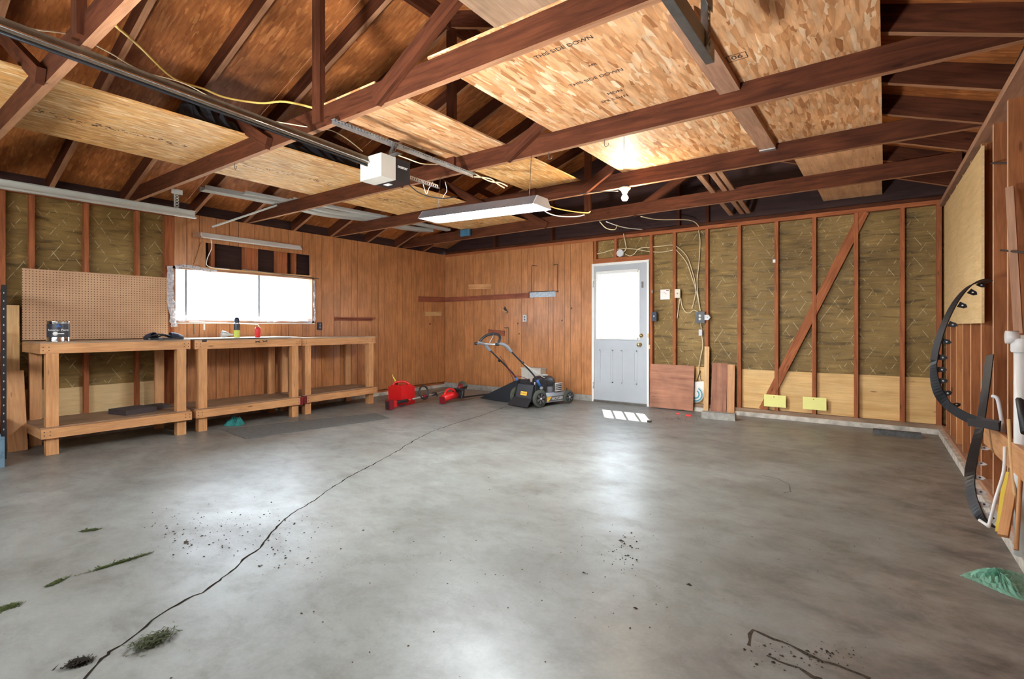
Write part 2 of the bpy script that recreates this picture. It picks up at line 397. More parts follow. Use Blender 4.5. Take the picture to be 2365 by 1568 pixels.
def floor_mat():
    m, t, b = nt('garage_concrete', .45, spec=.4)
    ob = mapping(t, coord='Object')
    n1 = noise(t, ob, .9, 6, .6, .3)
    base = ramp(t, n1, [(.3, (.140, .138, .126)), (.5, (.192, .199, .189)), (.7, (.252, .264, .255))])
    vs = mapping(t, (1.2, 1.9, 1), (0, 0, R(28)), coord='Object'); n2 = noise(t, vs, 2.6, 12, .74, .25)
    base = mix(t, .5, base, ramp(t, n2, [(.3, (.52, .48, .42)), (.5, g(1)), (.72, g(1.15))]), 'MULTIPLY')
    n3 = noise(t, ob, 60, 3, .7); base = mix(t, .28, base, ramp(t, n3, [(.3, g(.75)), (.7, g(1.2))]), 'MULTIPLY')
    s = N(t, 'ShaderNodeSeparateXYZ'); t.links.new(ob, s.inputs[0]); X = s.outputs[0]; Y = s.outputs[1]
    nb = noise(t, ob, 1.6, 6, .65, .6); nbs = math_(t, 'MULTIPLY', math_(t, 'SUBTRACT', nb, .5), 2.2)
    # oily brown grime where cars parked along the right side and dust along the left and back
    def smooth(a, lo, hi):
        q = N(t, 'ShaderNodeMapRange', interpolation_type='SMOOTHSTEP'); q.inputs[1].default_value = lo; q.inputs[2].default_value = hi
        t.links.new(a, q.inputs[0]); return q.outputs[0]
    r1 = smooth(math_(t, 'ADD', math_(t, 'ADD', X, math_(t, 'MULTIPLY', Y, -.06)), nbs), -.85, .45)
    l1 = smooth(math_(t, 'ADD', math_(t, 'MULTIPLY', X, -1), nbs), 5.0, 6.6)
    y1 = smooth(math_(t, 'ADD', Y, nbs), 5.9, 7.2)
    grime = ramp(t, n2, [(.36, (.085, .072, .060)), (.5, (.195, .165, .138)), (.66, (.29, .262, .228))])
    base = mix(t, math_(t, 'MULTIPLY', r1, .85), base, grime)
    base = mix(t, math_(t, 'MULTIPLY', l1, .6), base, mix(t, .5, grime, (.22, .19, .16)))
    base = mix(t, math_(t, 'MULTIPLY', y1, .35), base, (.22, .19, .16))
    nq = noise(t, ob, 2.7, 8, .7, .4); base = mix(t, .6, base, ramp(t, nq, [(.34, (.70, .67, .62)), (.5, g(1)), (.66, (1.16, 1.18, 1.16))]), 'MULTIPLY')
    # scattered blots
    vo = noise(t, ob, 5.5, 5, .7, .2); blot = ramp(t, vo, [(.66, g(0)), (.74, g(1))])
    base = mix(t, math_(t, 'MULTIPLY', blot, .35), base, (.12, .10, .08))
    t.links.new(base, b.inputs['Base Color'])
    ro = ramp(t, n2, [(.3, g(.48)), (.7, g(.30))]); ro = mix(t, r1, ro, g(.55)); t.links.new(ro, b.inputs['Roughness'])
    h = math_(t, 'ADD', math_(t, 'MULTIPLY', n2, .6), math_(t, 'MULTIPLY', n3, .15)); bump(t, b, h, .25, .006)
    return m
M['floor'] = floor_mat()

# ================================================================== the room
XL, YB, HT = -6.776, 7.1, 2.51
XM = -3.13; SL = .353            # ridge position and roof slope
def XR(y): return .498 + .019 * (YB - y)
YF = -1.0
mb = MB(); mb.box(XL - .2, .9, YF - .1, YB + .3, -.12, 0)
floor = mb.build('floor', M['floor']); tag(floor, kind='structure')
mb = MB(); mb.box(-60, 60, -60, 60, -.30, -.125); o = mb.build('ground', M['drive']); tag(o, kind='structure')

# cracks and open joints in the slab
def crack(pix, w0, w1, mat, jit=.006, name='crack'):
    pts = [onZ(u, v, .0012) for u, v in pix]; fine = []
    for a, b in zip(pts, pts[1:]):
        n = max(2, int((b - a).length / .035))
        for k in range(n):
            p = a.lerp(b, k / n); p += V((random.uniform(-jit, jit), random.uniform(-jit, jit), 0)); fine.append(p)
    fine.append(pts[-1]); mb = MB(); N_ = len(fine); L = []
    for i, p in enumerate(fine):
        d = (fine[min(i+1, N_-1)] - fine[max(i-1, 0)]); d.z = 0; d.normalize(); n = V((-d.y, d.x, 0))
        ww = (w0 + (w1 - w0) * i / N_) * random.uniform(.45, 1.25); L.append((p + n*ww/2, p - n*ww/2))
    for a, b in zip(L, L[1:]): mb.face([a[0], a[1], b[1], b[0]])
    return mb.build(name, mat, floor)
crack([(195,1568),(240,1520),(255,1505),(300,1475),(372,1418),(432,1383),(468,1368),(500,1345),(512,1335),(545,1310),(562,1292),(600,1265),(615,1243),(640,1215),(680,1182),(735,1150),(762,1128),(800,1105),(838,1085),(870,1068),(920,1040),(935,1030),(960,1015),(1000,995),(1060,975),(1110,960),(1172,938)], .011, .010, M['crack'])
crack([(850,988),(900,992),(960,997),(1000,995)], .004, .003, M['crackd'])
crack([(1725,1490),(1735,1453),(1790,1475),(1830,1493),(1900,1525),(1990,1560),(2010,1568)], .012, .018, M['crackd'], .006)
crack([(1773,1515),(1800,1525),(1840,1540),(1870,1560),(1900,1568)], .012, .018, M['crackd'], .008)
crack([(1760,1098),(1795,1105),(1822,1118),(1826,1135),(1810,1138)], .004, .004, M['crackd'], .003)
crack([(1225,1040),(1160,1046),(1100,1052)], .003, .002, M['crackd'], .004)

# ---------------- walls
wl = empty('wall_left', kind='structure'); wb = empty('wall_back', kind='structure'); wr = empty('wall_right', kind='structure'); wf = empty('wall_front', kind='structure')
HOLE = (2.86, 4.27, 1.89, 2.19)              # torn-out panelling above the window
WIN = (2.50, 4.34, 1.20, 1.87)
# left wall: studs, plates, insulation
PG = yX(402, XL)                              # panelling starts here
lst = [yX(u, XL) for u in (6, 74, 200, 318)] + [yX(391, XL)]
MB().box(XL - .09, XL, 2.42, PG, .10, HT - .06).build('stud', M['frame'], wl)
for y in [.15, -.25, -.65] + lst[:-1]:
    MB().box(XL - .09, XL, y - .02, y + .02, .10, HT - .06).build('stud', M['frame'], wl)
for y in (2.47, 2.95, 3.5, 4.05, 4.37, 5.0, 5.6, 6.2):
    MB().box(XL - .10, XL - .012, y - .02, y + .02, .10, WIN[2]).build('stud', M['frame'], wl)
    MB().box(XL - .10, XL - .012, y - .02, y + .02, WIN[3] + .02, HT - .06).build('stud', M['frame'], wl)
for y in (3.42, 3.86): MB().box(XL - .10, XL - .014, y - .075, y + .075, WIN[3] + .02, HT - .1).build('window_header_block', M['frame'], wl)
MB().box(XL - .09, XL, YF, PG, HT - .055, HT).build('top_plate', M['frame'], wl)
MB().box(XL - .09, XL - .012, PG, YB, HT - .055, HT).build('top_plate', M['frame'], wl)
MB().box(XL - .09, XL, YF, YB, .055, .10).build('sole_plate', M['frame'], wl)
MB().box(XL - .14, XL + .005, YF, YB, 0, .055).build('curb', M['sill'], wl)
mb = MB(); mb.hexa(V((XL - .075, (YF + 2.45)/2, 1.3)), (V((0,0,1)), V((0,1,0)), V((-1,0,0))), 2.5, 2.45 - YF, .01)
mb.build('insulation', M['insul'], wl)
for a, b in ((YF, lst[1]-.02), (lst[1]+.02, lst[2]-.02), (lst[2]+.02, lst[3]-.02), (lst[3]+.02, 2.45)):
    mb = MB(); mb.box(XL - .068, XL - .055, a, b, .10, .52 + .02*random.random(), along=1); mb.build('lower_plywood', M['plyY'], wl)
mb = MB()
for y0, y1, z0, z1 in ((YF, WIN[0], 0, HT), (WIN[0], WIN[1], 0, WIN[2]), (WIN[0], WIN[1], WIN[3], HT), (WIN[1], YB + .14, 0, HT)):
    mb.box(XL - .14, XL - .11, y0, y1, z0, z1)
mb.build('sheathing', M['dark'], wl)
# grooved panelling: one board strip per plank, gaps between them are real grooves
def planks(edges, z0, z1, place, name, parent, skip=None):
    mb = MB()
    for a, b in zip(edges, edges[1:]):
        segs = [(z0, z1)]
        if skip: segs = skip(a, b, z0, z1)
        for s0, s1, a2, b2 in [(x if len(x) == 4 else (x[0], x[1], a, b)) for x in segs]:
            place(mb, a2 + .0028, b2 - .0028, s0, s1)
    return mb.build(name, M['panel'], parent)
le = [PG] + [yX(350 + x/3.92, XL) for x in (320, 432, 585, 708, 790, 935, 1072, 1175, 1240, 1365)]
le += [yX(700 + x/3.484, XL) for x in (98, 150, 247, 300, 388, 438, 552, 607, 657, 760, 800, 873, 908, 975, 1040, 1085)] + [YB]
def skipL(a, b, z0, z1):
    out = []; cuts = sorted({a, b} | {c for c in (WIN[0], WIN[1], HOLE[0], HOLE[1]) if a < c < b})
    for p, q in zip(cuts, cuts[1:]):
        m_ = (p + q)/2; holes = []
        if WIN[0] < m_ < WIN[1]: holes.append((WIN[2], WIN[3]))
        if HOLE[0] < m_ < HOLE[1]: holes.append((HOLE[2], HOLE[3]))
        z = z0
        for h0, h1 in holes: out.append((z, h0, p, q)); z = h1
        out.append((z, z1, p, q))
    return [(s0, s1, p + (0 if p == a else -.0028), q + (0 if q == b else .0028)) for s0, s1, p, q in out]
planks(le, .09, HT, lambda mb, a, b, s0, s1: mb.box(XL - .008, XL, a, b, s0, s1, along=2), 'wood_panelling', wl, skipL)
MB().box(XL - .0105, XL - .0085, PG, HOLE[0], WIN[3], HT-.06).build('panel_backing', M['ink'], wl)
MB().box(XL - .0105, XL - .0085, HOLE[1], YB, WIN[3], HT-.06).build('panel_backing', M['ink'], wl)
MB().box(XL - .0105, XL - .0085, PG, YB, .1, WIN[2]).build('panel_backing', M['ink'], wl)
MB().box(XL - .0105, XL - .0085, WIN[1], YB, WIN[2], WIN[3]).build('panel_backing', M['ink'], wl)

# back wall
be = [XL + .002] + [xY(850 + x/3.336, YB) for x in (648, 680, 743, 810, 872, 940, 978, 1047, 1085, 1182, 1232, 1278, 1388, 1427, 1515, 1560, 1643)] + [xY(1370, YB)]
planks(be, .09, HT - .002, lambda mb, a, b, s0, s1: mb.box(a, b, YB, YB + .008, s0, s1, along=2), 'wood_panelling', wb)
XP = be[-1]
MB().box(XL, XP, YB + .0085, YB + .0105, .1, HT - .06).build('panel_backing', M['ink'], wb)
DX0, DX1, DZ = -3.625, -2.775, 2.085
def sheet(name, mat, x0, x1, z0, z1, y, t=.01):
    mb = MB(); mb.hexa(V(((x0+x1)/2, y, (z0+z1)/2)), (V((0,0,1)), V((1,0,0)), V((0,1,0))), z1 - z0, x1 - x0, t); return mb.build(name, mat, wb)
sheet('insulation', M['insul'], DX1 + .03, .58, .1, HT - .04, YB + .08)
sheet('insulation', M['insul'], XP, DX1 + .03, DZ + .03, HT - .04, YB + .08)
mb = MB(); mb.box(XL - .14, DX0 - .03, YB + .11, YB + .14, 0, HT); mb.box(DX1 + .03, .75, YB + .11, YB + .14, 0, HT); mb.box(DX0 - .03, DX1 + .03, YB + .11, YB + .14, DZ + .02, HT)
mb.build('sheathing', M['dark'], wb)
bst = [xY(u, YB) for u in (1503.5, 1557, 1632, 1707, 1793, 1880, 1977, 2084, 2169)]
for i, x in enumerate(bst):
    z0 = .42 if i == 1 else .10
    MB().box(x - .021, x + .021, YB, YB + .09, z0, HT - .045).build('stud', M['frame'], wb)
MB().box(DX1 + .02, bst[1]+.02, YB + .005, YB + .085, .43, .50).build('blocking', M['frame'], wb)
MB().box(DX1 + .005, DX1 + .03, YB + .002, YB + .09, 0.02, DZ+.1).build('stud', M['frame'], wb)
MB().box(XP, DX1 + .05, YB - .002, YB + .09, DZ + .015, DZ + .10, along=0).build('door_header', M['frame'], wb)
for u in (1374, 1421): x = xY(u, YB); MB().box(x - .02, x + .02, YB, YB + .09, DZ + .10, HT - .045).build('stud', M['frame'], wb)
MB().box(XL, .55, YB - .003, YB + .09, HT - .045, HT, along=0).build('top_plate', M['frame'], wb)
MB().box(XL, .55, YB + .012, YB + .10, HT, HT + .045, along=0).build('upper_top_plate', M['rafter'], wb)
MB().box(DX1 + .04, .5, YB - .005, YB + .09, .055, .10, along=0).build('sole_plate', M['greyply'], wb)
MB().box(DX1 + .04, .5, YB - .02, YB + .14, 0, .055, along=0).build('curb', M['sill'], wb)
MB().box(XL, DX0 - .04, YB - .01, YB + .14, 0, .088, along=0).build('curb', M['conc'], wb)
for a, b in zip(bst[3:], bst[4:]):
    mb = MB(); mb.hexa(V(((a+b)/2, YB + .066, .345)), (V((1,0,0)), V((0,0,1)), V((0,-1,0))), b - a - .045, .50, .012); mb.build('lower_plywood', M['ply'], wb)
MB().box(bst[1]+.02, bst[2]-.02, YB + .055, YB + .07, .1, .60, along=0).build('lower_plywood', M['ply'], wb)
a = onY(1996, 489, YB + .02); b = onY(1762, 946, YB + .02)
MB().bar(a, b, .095, .022, (1, 0, 0)).build('diagonal_brace', M['frame'], wb)
# gable
ZR = HT + SL * (XM - XL)
mb = MB(); mb.prism([(XL - .1, YB + .11, HT + .04), (.7, YB + .11, HT + .04), (.7, YB + .11, HT + .10), (XM, YB + .11, ZR + .3), (XL - .1, YB + .11, HT + .12)], (0, .03, 0)); mb.build('gable_siding', M['dark'], wb)
for u in (1140, 1272, 1565, 1632):
    x = xY(u, YB); zt = HT + SL * (min(x - XL, .5 - x)) + .02
    MB().box(x - .02, x + .02, YB + .02, YB + .10, HT + .045, zt).build('gable_stud', M['rafter'], wb)
# small nicks and holes in the panelling of the back wall
for u, v, s in ((993, 748, .012),):
    p = onX(u, v, XL + .001); MB().hexa(p, (V((0,1,.3)).normalized(), V((0,-.3,1)).normalized(), V((1,0,0))), .03, .03, .002).build('knot_hole', M['ink'], wl)
for u, v in ((1199, 771), (1196, 747), (1298, 740), (1320, 712)):
    p = onY(u, v, YB - .001); MB().hexa(p, (V((1,0,1)).normalized(), V((-1,0,1)).normalized(), V((0,-1,0))), .03, .016, .002).build('knot_hole', M['ink'], wb)
# cut lines of an old opening in the panelling
for (u0, v0, u1, v1) in ((1228, 614, 1228, 676), (1288, 611, 1288, 676), (1228, 613, 1240, 614), (1278, 612, 1288, 610), (1164, 757, 1175, 757), (1175, 757, 1175, 795)):
    MB().bar(onY(u0, v0, YB - .0015), onY(u1, v1, YB - .0015), .012, .002, (1, 0, .6)).build('cut_line', M['ink'], wb)

# front wall (behind the camera) with the closed sectional garage door
mb = MB(); mb.box(XL - .1, -5.75, YF - .1, YF, 0, HT); mb.box(-.55, .8, YF - .1, YF, 0, HT); mb.box(-5.75, -.55, YF - .1, YF, 2.2, HT)
mb.prism([(XL - .1, YF - .1, HT), (.8, YF - .1, HT), (XM, YF - .1, ZR + .3)], (0, .1, 0)); mb.build('sheathing', M['dark'], wf)
d2 = empty('door_2', kind='structure')
for k in range(4):
    z0_, z1_ = .02 + k*.55, .02 + (k+1)*.55 - .006
    if k == 3:
        mb = MB(); mb.box(-5.74, -.56, YF - .06, YF - .02, z0_, z0_ + .10); mb.box(-5.74, -.56, YF - .06, YF - .02, z1_ - .12, z1_)
        for m_ in range(9): x = -5.70 + m_ * .6375; mb.box(x - .05, x + .05, YF - .06, YF - .02, z0_ + .10, z1_ - .12)
        mb.build('added_glazed_section', M['white'], d2); MB().box(-5.7, -.6, YF - .045, YF - .04, z0_ + .1, z1_ - .12).build('pane', M['glass'], d2)  # unseen pane row, added as an opening for daylight
    else: MB().box(-5.74, -.56, YF - .06, YF - .02, z0_, z1_).build('door_section', M['white'], d2, .006)
# right wall
rys = [6.85, 6.5, 6.1, 5.70, 5.28, 4.83, 4.40, 3.98, 3.57, 3.16, 2.75, 2.3, 1.9, 1.5, 1.0, .5, 0, -.5]
for y in rys:
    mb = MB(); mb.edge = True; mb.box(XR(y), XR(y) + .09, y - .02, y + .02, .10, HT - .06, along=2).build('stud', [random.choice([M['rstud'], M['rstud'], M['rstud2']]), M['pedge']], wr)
for z0, z1, nm, mt, e in ((HT - .075, HT - .03, 'top_plate', 'edge', -.03), (HT - .03, HT + .01, 'upper_top_plate', 'frame', -.0), (.06, .10, 'sole_plate', 'edge', -.01)):
    MB().bar((XR(YB) + .045 + e/2, YB, (z0+z1)/2), (XR(YF) + .045 + e/2, YF, (z0+z1)/2), .10 - e, z1 - z0, (1, 0, 0)).build(nm, M[mt], wr)
MB().bar((XR(YB) + .03, YB, .03), (XR(YF) + .03, YF, .03), .15, .06, (1, 0, 0)).build('curb', M['sill'], wr)
mb = MB(); z = .05
while z < HT:
    mb.bar((XR(YB) + .10, YB + .1, z + .07), (XR(YF) + .10, YF, z + .07), .136, .018, (0, 0, 1)); z += .14
mb.build('sheathing_boards', M['frame'], wr)
MB().bar((XR(YB) + .115, YB + .1, 1.3), (XR(YF) + .115, YF, 1.3), 2.7, .01, (0, 0, 1)).build('sheathing', M['dark'], wr)

# ---------------- roof
ce = empty('ceiling', kind='structure')
def zr(x): return HT + SL * min(x - XL, (.55) - x)      # underside of the rafters
XE = .55; XM = (XL + XE) / 2
RD = .14
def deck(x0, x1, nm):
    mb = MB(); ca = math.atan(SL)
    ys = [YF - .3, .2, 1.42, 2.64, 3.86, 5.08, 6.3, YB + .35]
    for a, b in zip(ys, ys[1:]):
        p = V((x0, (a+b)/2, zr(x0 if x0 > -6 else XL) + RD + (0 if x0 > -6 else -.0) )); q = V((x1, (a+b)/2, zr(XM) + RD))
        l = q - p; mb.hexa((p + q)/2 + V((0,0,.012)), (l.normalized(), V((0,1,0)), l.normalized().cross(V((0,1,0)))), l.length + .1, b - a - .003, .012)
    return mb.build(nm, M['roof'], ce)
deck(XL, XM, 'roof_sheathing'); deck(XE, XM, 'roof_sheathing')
for sgn, x0, e in ((1, XL, -.3), (-1, XE, .3)):     # eaves closed by fascia
    MB().box(x0 - sgn*.05 - .01, x0 - sgn*.05 + .01, YF, YB + .14, HT - .05, HT + RD + .015).build('fascia', M['dark'], ce)
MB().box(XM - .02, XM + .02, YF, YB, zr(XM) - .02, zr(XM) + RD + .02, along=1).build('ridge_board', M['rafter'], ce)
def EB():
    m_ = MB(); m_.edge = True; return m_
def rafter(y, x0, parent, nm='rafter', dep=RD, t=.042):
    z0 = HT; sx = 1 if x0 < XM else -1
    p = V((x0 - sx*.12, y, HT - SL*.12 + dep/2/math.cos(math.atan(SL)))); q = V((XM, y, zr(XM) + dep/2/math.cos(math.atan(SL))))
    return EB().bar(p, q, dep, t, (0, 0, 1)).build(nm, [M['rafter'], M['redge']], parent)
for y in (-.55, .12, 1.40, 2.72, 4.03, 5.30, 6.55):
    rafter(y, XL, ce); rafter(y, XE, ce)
TY = [-.5, .78, 2.06, 3.38, 4.67, 5.96]
tl = ['roof truss at the very front, behind the camera', 'roof truss crossing the top left corner, nearest in view',
      'large roof truss in front of the garage door opener, king post at upper left', 'roof truss passing just behind the garage door opener',
      'roof truss carrying the bare light bulb behind the hanging shop light', 'rearmost roof truss, closest to the panelled back wall']
for y, lb in list(zip(TY, tl))[1:]:
    t = empty('roof_truss', (0, 0, 0), label=lb, cat='roof truss')
    dy = -.0
    yl, yr = (y + .10, y - .14) if y > 5.5 else (y, y)
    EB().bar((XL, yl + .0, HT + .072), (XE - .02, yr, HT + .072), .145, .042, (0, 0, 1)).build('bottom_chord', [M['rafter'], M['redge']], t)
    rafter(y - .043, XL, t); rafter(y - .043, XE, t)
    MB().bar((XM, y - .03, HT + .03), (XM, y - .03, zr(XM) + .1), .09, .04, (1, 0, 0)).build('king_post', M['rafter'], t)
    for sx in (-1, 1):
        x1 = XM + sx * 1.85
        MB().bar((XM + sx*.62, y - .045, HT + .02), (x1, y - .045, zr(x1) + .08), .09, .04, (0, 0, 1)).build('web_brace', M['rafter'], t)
# ---------------- sheets stored over the trusses
ZS = HT + .146
def osheet(x0, x1, y0, y1, mat, label, nm='osb_sheet', z=ZS, t=.013):
    mb = MB(); mb.hexa(V(((x0+x1)/2, (y0+y1)/2, z + t/2)), (V((0,1,0)), V((-1,0,0)), V((0,0,1))), y1 - y0, x1 - x0, t)
    o = mb.build(nm, mat, origin=((x0+x1)/2, (y0+y1)/2, z)); return tag(o, label, 'wood sheet')
s1 = osheet(-2.07, -.80, 2.03, 4.72, M['osb'], 'widest bright OSB sheet over the trusses, with faded black mill stamps')
s2 = osheet(-.795, -.02, 1.0, 4.72, M['osb'], 'bright OSB sheet right of the steel door track, outer edge by the bare rafters')
osheet(-1.58, -.80, .5, 2.02, M['greyply'], 'greyish plywood sheet at the top edge, in front of the bright OSB', 'plywood_sheet')
osheet(-3.17, -2.54, 2.04, 3.39, M['osb'], 'narrow OSB sheet above the garage door opener bracket')
osheet(-3.2, -2.54, 3.40, 4.70, M['osb2'], 'narrow OSB sheet above the right end of the hanging shop light')
osheet(-5.28, -4.05, .62, 2.05, M['osb2'], 'nearest sheet of the left OSB strip, beside the opener rail')
osheet(-5.29, -4.08, 2.06, 3.39, M['osb2'], 'second sheet of the left OSB strip, left of the opener motor')
osheet(-5.30, -4.10, 3.40, 4.68, M['osb2'], 'third sheet of the left OSB strip, behind the opener motor')
osheet(-5.32, -4.12, 4.69, 6.02, M['osb2'], 'farthest sheet of the left OSB strip, beyond the hanging shop light')
osheet(-.66, -.02, 4.74, 6.0, M['brownply'], 'brown plywood piece over the trusses toward the right rear corner, nearer one', 'plywood_sheet')
osheet(-.60, -.03, 6.01, 7.16, M['brownply'], 'brown plywood piece resting on the back wall plate at right rear', 'plywood_sheet')
# mill stamps
def stamp(sh, body, u, v, size, ang=R(90)):
    p = onZ(u, v, ZS - .001); p = p - V(sh.location)
    x = V((math.cos(ang), math.sin(ang), 0)); y = V((x.y, -x.x, 0))
    text('mill_stamp', body, size, p, x, y, M['ink'], sh)
stamp(s1, 'THIS SIDE DOWN', 1375, 180, .045, R(0)); stamp(s1, 'MDN', 1420, 213, .045, R(0)); stamp(s1, 'SPR 5.5H11', 1420, 228, .04, R(0)); stamp(s1, 'APR', 1368, 150, .03, R(0))
stamp(s1, 'THIS SIDE DOWN', 1300, 110, .045, R(0)); stamp(s2, '06', 1702, 132, .06, R(0))
for d in ((-.05, -.035, .05, -.035), (-.05, .035, .05, .035), (-.05, -.035, -.05, .035), (.05, -.035, .05, .035)):
    p = onZ(1702, 132, ZS - .001) - V(s2.location); MB().bar(p + V((d[0], d[1], 0)), p + V((d[2], d[3], 0)), .004, .001, (1, 1, 0)).build('stamp_outline', M['ink'], s2)
# faded smeared mill marks down the middle of the left strips
for k, sh in enumerate([o for o in C.objects if o.name.startswith('osb_sheet') and -4.9 < o.location.x < -4.5]):
    rnd = random.Random(k); mb = MB(); d = sh.dimensions
    for q_ in range(90):
        y = rnd.uniform(-.52, .52); x = -.06 + .03*math.sin(y*6) + rnd.gauss(0, .022); a_ = rnd.uniform(0, 3.1); r = rnd.uniform(.002, .011)
        c = V((x, y, -.0008)); e = V((math.cos(a_), math.sin(a_)*1.8, 0))*r; n = V((-e.y, e.x, 0))*.35
        mb.face([c - e - n, c + e - n, c + e + n, c - e + n])
    mb.build('mill_mark', M['ink'], sh)['kind'] = 'stuff'
# boards fixed between trusses under the sheet joint
o = MB().box(-.84, -.72, 2.42, 3.355, HT + .10, HT + .142, along=1).build('flat_board', M['edge']); tag(o, 'flat brown board under the OSB joint, behind the steel track end', 'board')
o = MB().box(-.84, -.72, 3.405, 4.64, HT + .10, HT + .142, along=1).build('flat_board', M['edge']); tag(o, 'flat brown board under the OSB joint, above the bulb side with a silver clip', 'board')
MB().box(-.84, -.72, 4.60, 4.65, HT + .09, HT + .099).build('metal_clip', M['steel'], o)
# loose strips of lumber at the rear
for i, (dx, lb) in enumerate(((0, 'left pale wood strip stored over the rear truss'), (.12, 'middle pale wood strip stored over the rear truss'), (.19, 'right pale wood strip stored over the rear truss'))):
    z = ZS + .012
    o = MB().bar((-1.46 + dx, 4.75, z), (-1.62 + dx*1.1, 7.05, z - .06), .05, .022, (1, 0, 0)).build('wood_strip', M['edge']); tag(o, lb, 'wood strip', 'wood strips stored over the rear truss')
# black tar paper on the left OSB strip
def lump(name, mat, pts, lab, cat, seed=1, h=.18):
    rnd = random.Random(seed); mb = MB(); grid = []
    (x0, x1, y0, y1, z0) = pts; nx, ny = 8, 18
    for i in range(nx + 1):
        row = []
        for j in range(ny + 1):
            e = math.sin(math.pi * i / nx) * math.sin(math.pi * j / ny) ** .5
            row.append(V((x0 + (x1-x0)*i/nx + rnd.uniform(-.01, .01), y0 + (y1-y0)*j/ny + rnd.uniform(-.02, .02), z0 + .002 + e * h * rnd.uniform(.45, 1.1))))
        grid.append(row)
    for i in range(nx):
        for j in range(ny): mb.face([grid[i][j], grid[i+1][j], grid[i+1][j+1], grid[i][j+1]])
    o = mb.build(name, mat, origin=(x0, y0, z0)); m_ = o.modifiers.new('s', 'SOLIDIFY'); m_.thickness = .003
    return tag(o, lab, cat)
lump('tar_paper', M['blackcloth'], (-4.36, -4.07, 1.55, 2.0, ZS + .014), 'black tar paper heap on the left OSB strip, in front of the large truss', 'tar paper', 3, .22)
lump('tar_paper', M['blackcloth'], (-4.40, -4.09, 2.1, 3.25, ZS + .014), 'long black tar paper heap on the left OSB strip, left of the opener motor', 'tar paper', 5, .20)

# white metal trims stored at the left eave
def channel(pts, w_, h_, lab, mat=M['oldwhite']):
    mb = MB(); P = [V(p) for p in smooth_path(pts, 5)]
    for a, b in zip(P, P[1:]):
        mb.bar(a, b, w_, .003, (1, 0, 0)); 
        mb.bar(a + V((w_/2, 0, h_/2)), b + V((w_/2, 0, h_/2)), h_, .003, (0, 0, 1)); mb.bar(a + V((-w_/2, 0, h_/2)), b + V((-w_/2, 0, h_/2)), h_, .003, (0, 0, 1))
    o = mb.build('metal_trim', mat, origin=P[0]); return tag(o, lab, 'metal trim', 'white metal trims stored on the trusses at left')
channel([(-6.12, 2.55, ZS+.01), (-6.08, 3.38, ZS+.01), (-6.02, 4.0, ZS-.03), (-5.98, 4.67, ZS+.005), (-5.93, 5.3, ZS-.02), (-5.9, 5.85, ZS+.01)], .13, .05, 'widest white metal trim, sagging between the left trusses, outermost one')
channel([(-5.92, 2.9, ZS+.01), (-5.90, 3.4, ZS+.01), (-5.86, 4.0, ZS-.02), (-5.80, 4.67, ZS+.008), (-5.8, 5.0, ZS+.01)], .09, .035, 'narrower white metal trim lying right of the widest one')
channel([(-5.74, 3.38, ZS+.01), (-5.72, 4.0, ZS+.012), (-5.66, 4.67, ZS+.01), (-5.60, 5.95, ZS+.01)], .09, .03, 'white metal trim closest to the left OSB strip')
a = onX(640, 474, -5.95); b = onX(490, 524, -6.30)
o = MB().bar(a, b, .012, .05, (0, 0, 1)).build('metal_trim', M['oldwhite'], origin=b); o = tag(o, 'thin white trim drooping from the stored trims toward the window wall', 'metal trim')
# blue rag caught on the rear truss
o = MB().box(-5.30, -5.12, 5.90, 5.93, HT + .03, HT + .13).build('blue_rag', M['bluefoil'], bevel=.01); tag(o, 'dark blue rag stuffed over the rearmost truss at left', 'rag')

# ---------------- window and door
w1 = empty('window_1', kind='structure')
y0, y1, z0, z1 = WIN
mb = MB()
for a, b, c, d in ((y0, y1, z0, z0 + .03), (y0, y1, z1 - .03, z1), (y0, y0 + .03, z0, z1), (y1 - .03, y1, z0, z1)): mb.box(XL - .11, XL + .004, a, b, c, d)
mb.build('window_frame', M['edge'], w1)
MB().box(XL - .062, XL - .058, y0 + .02, y1 - .02, z0 + .02, z1 - .02).build('pane', M['glass'], w1)
for u in (434, 603):
    y = yX(u, XL); MB().box(XL - .068, XL - .052, y - .012, y + .012, z0 + .03, z1 - .03).build('mullion', M['grey'], w1)
MB().box(XL - .07, XL + .018, y0, y1, z0 - .012, z0).build('window_sill', M['trimw'], w1)
# torn strip of wood and curtain rod over the window
o = MB().bar(onX(456, 618, XL + .012), onX(718, 638, XL + .012), .016, .014, (0, 0, 1)).build('head_trim', M['pale'], w1)
o = MB().tube([onX(560, 622, XL + .03), onX(737, 644, XL + .03)], .005).build('curtain_rod', M['steeld']); tag(o, 'thin dark curtain rod running above the window, end sticking out at right', 'curtain rod')
o = MB().prism([onX(447, 610, XL + .004), onX(463, 560, XL + .004), onX(470, 556, XL + .004), onX(462, 614, XL + .004)], (.012, 0, 0)).build('torn_panel_strip', M['panel']); tag(o, 'torn strip of panelling left of the hole above the window', 'wood scrap')
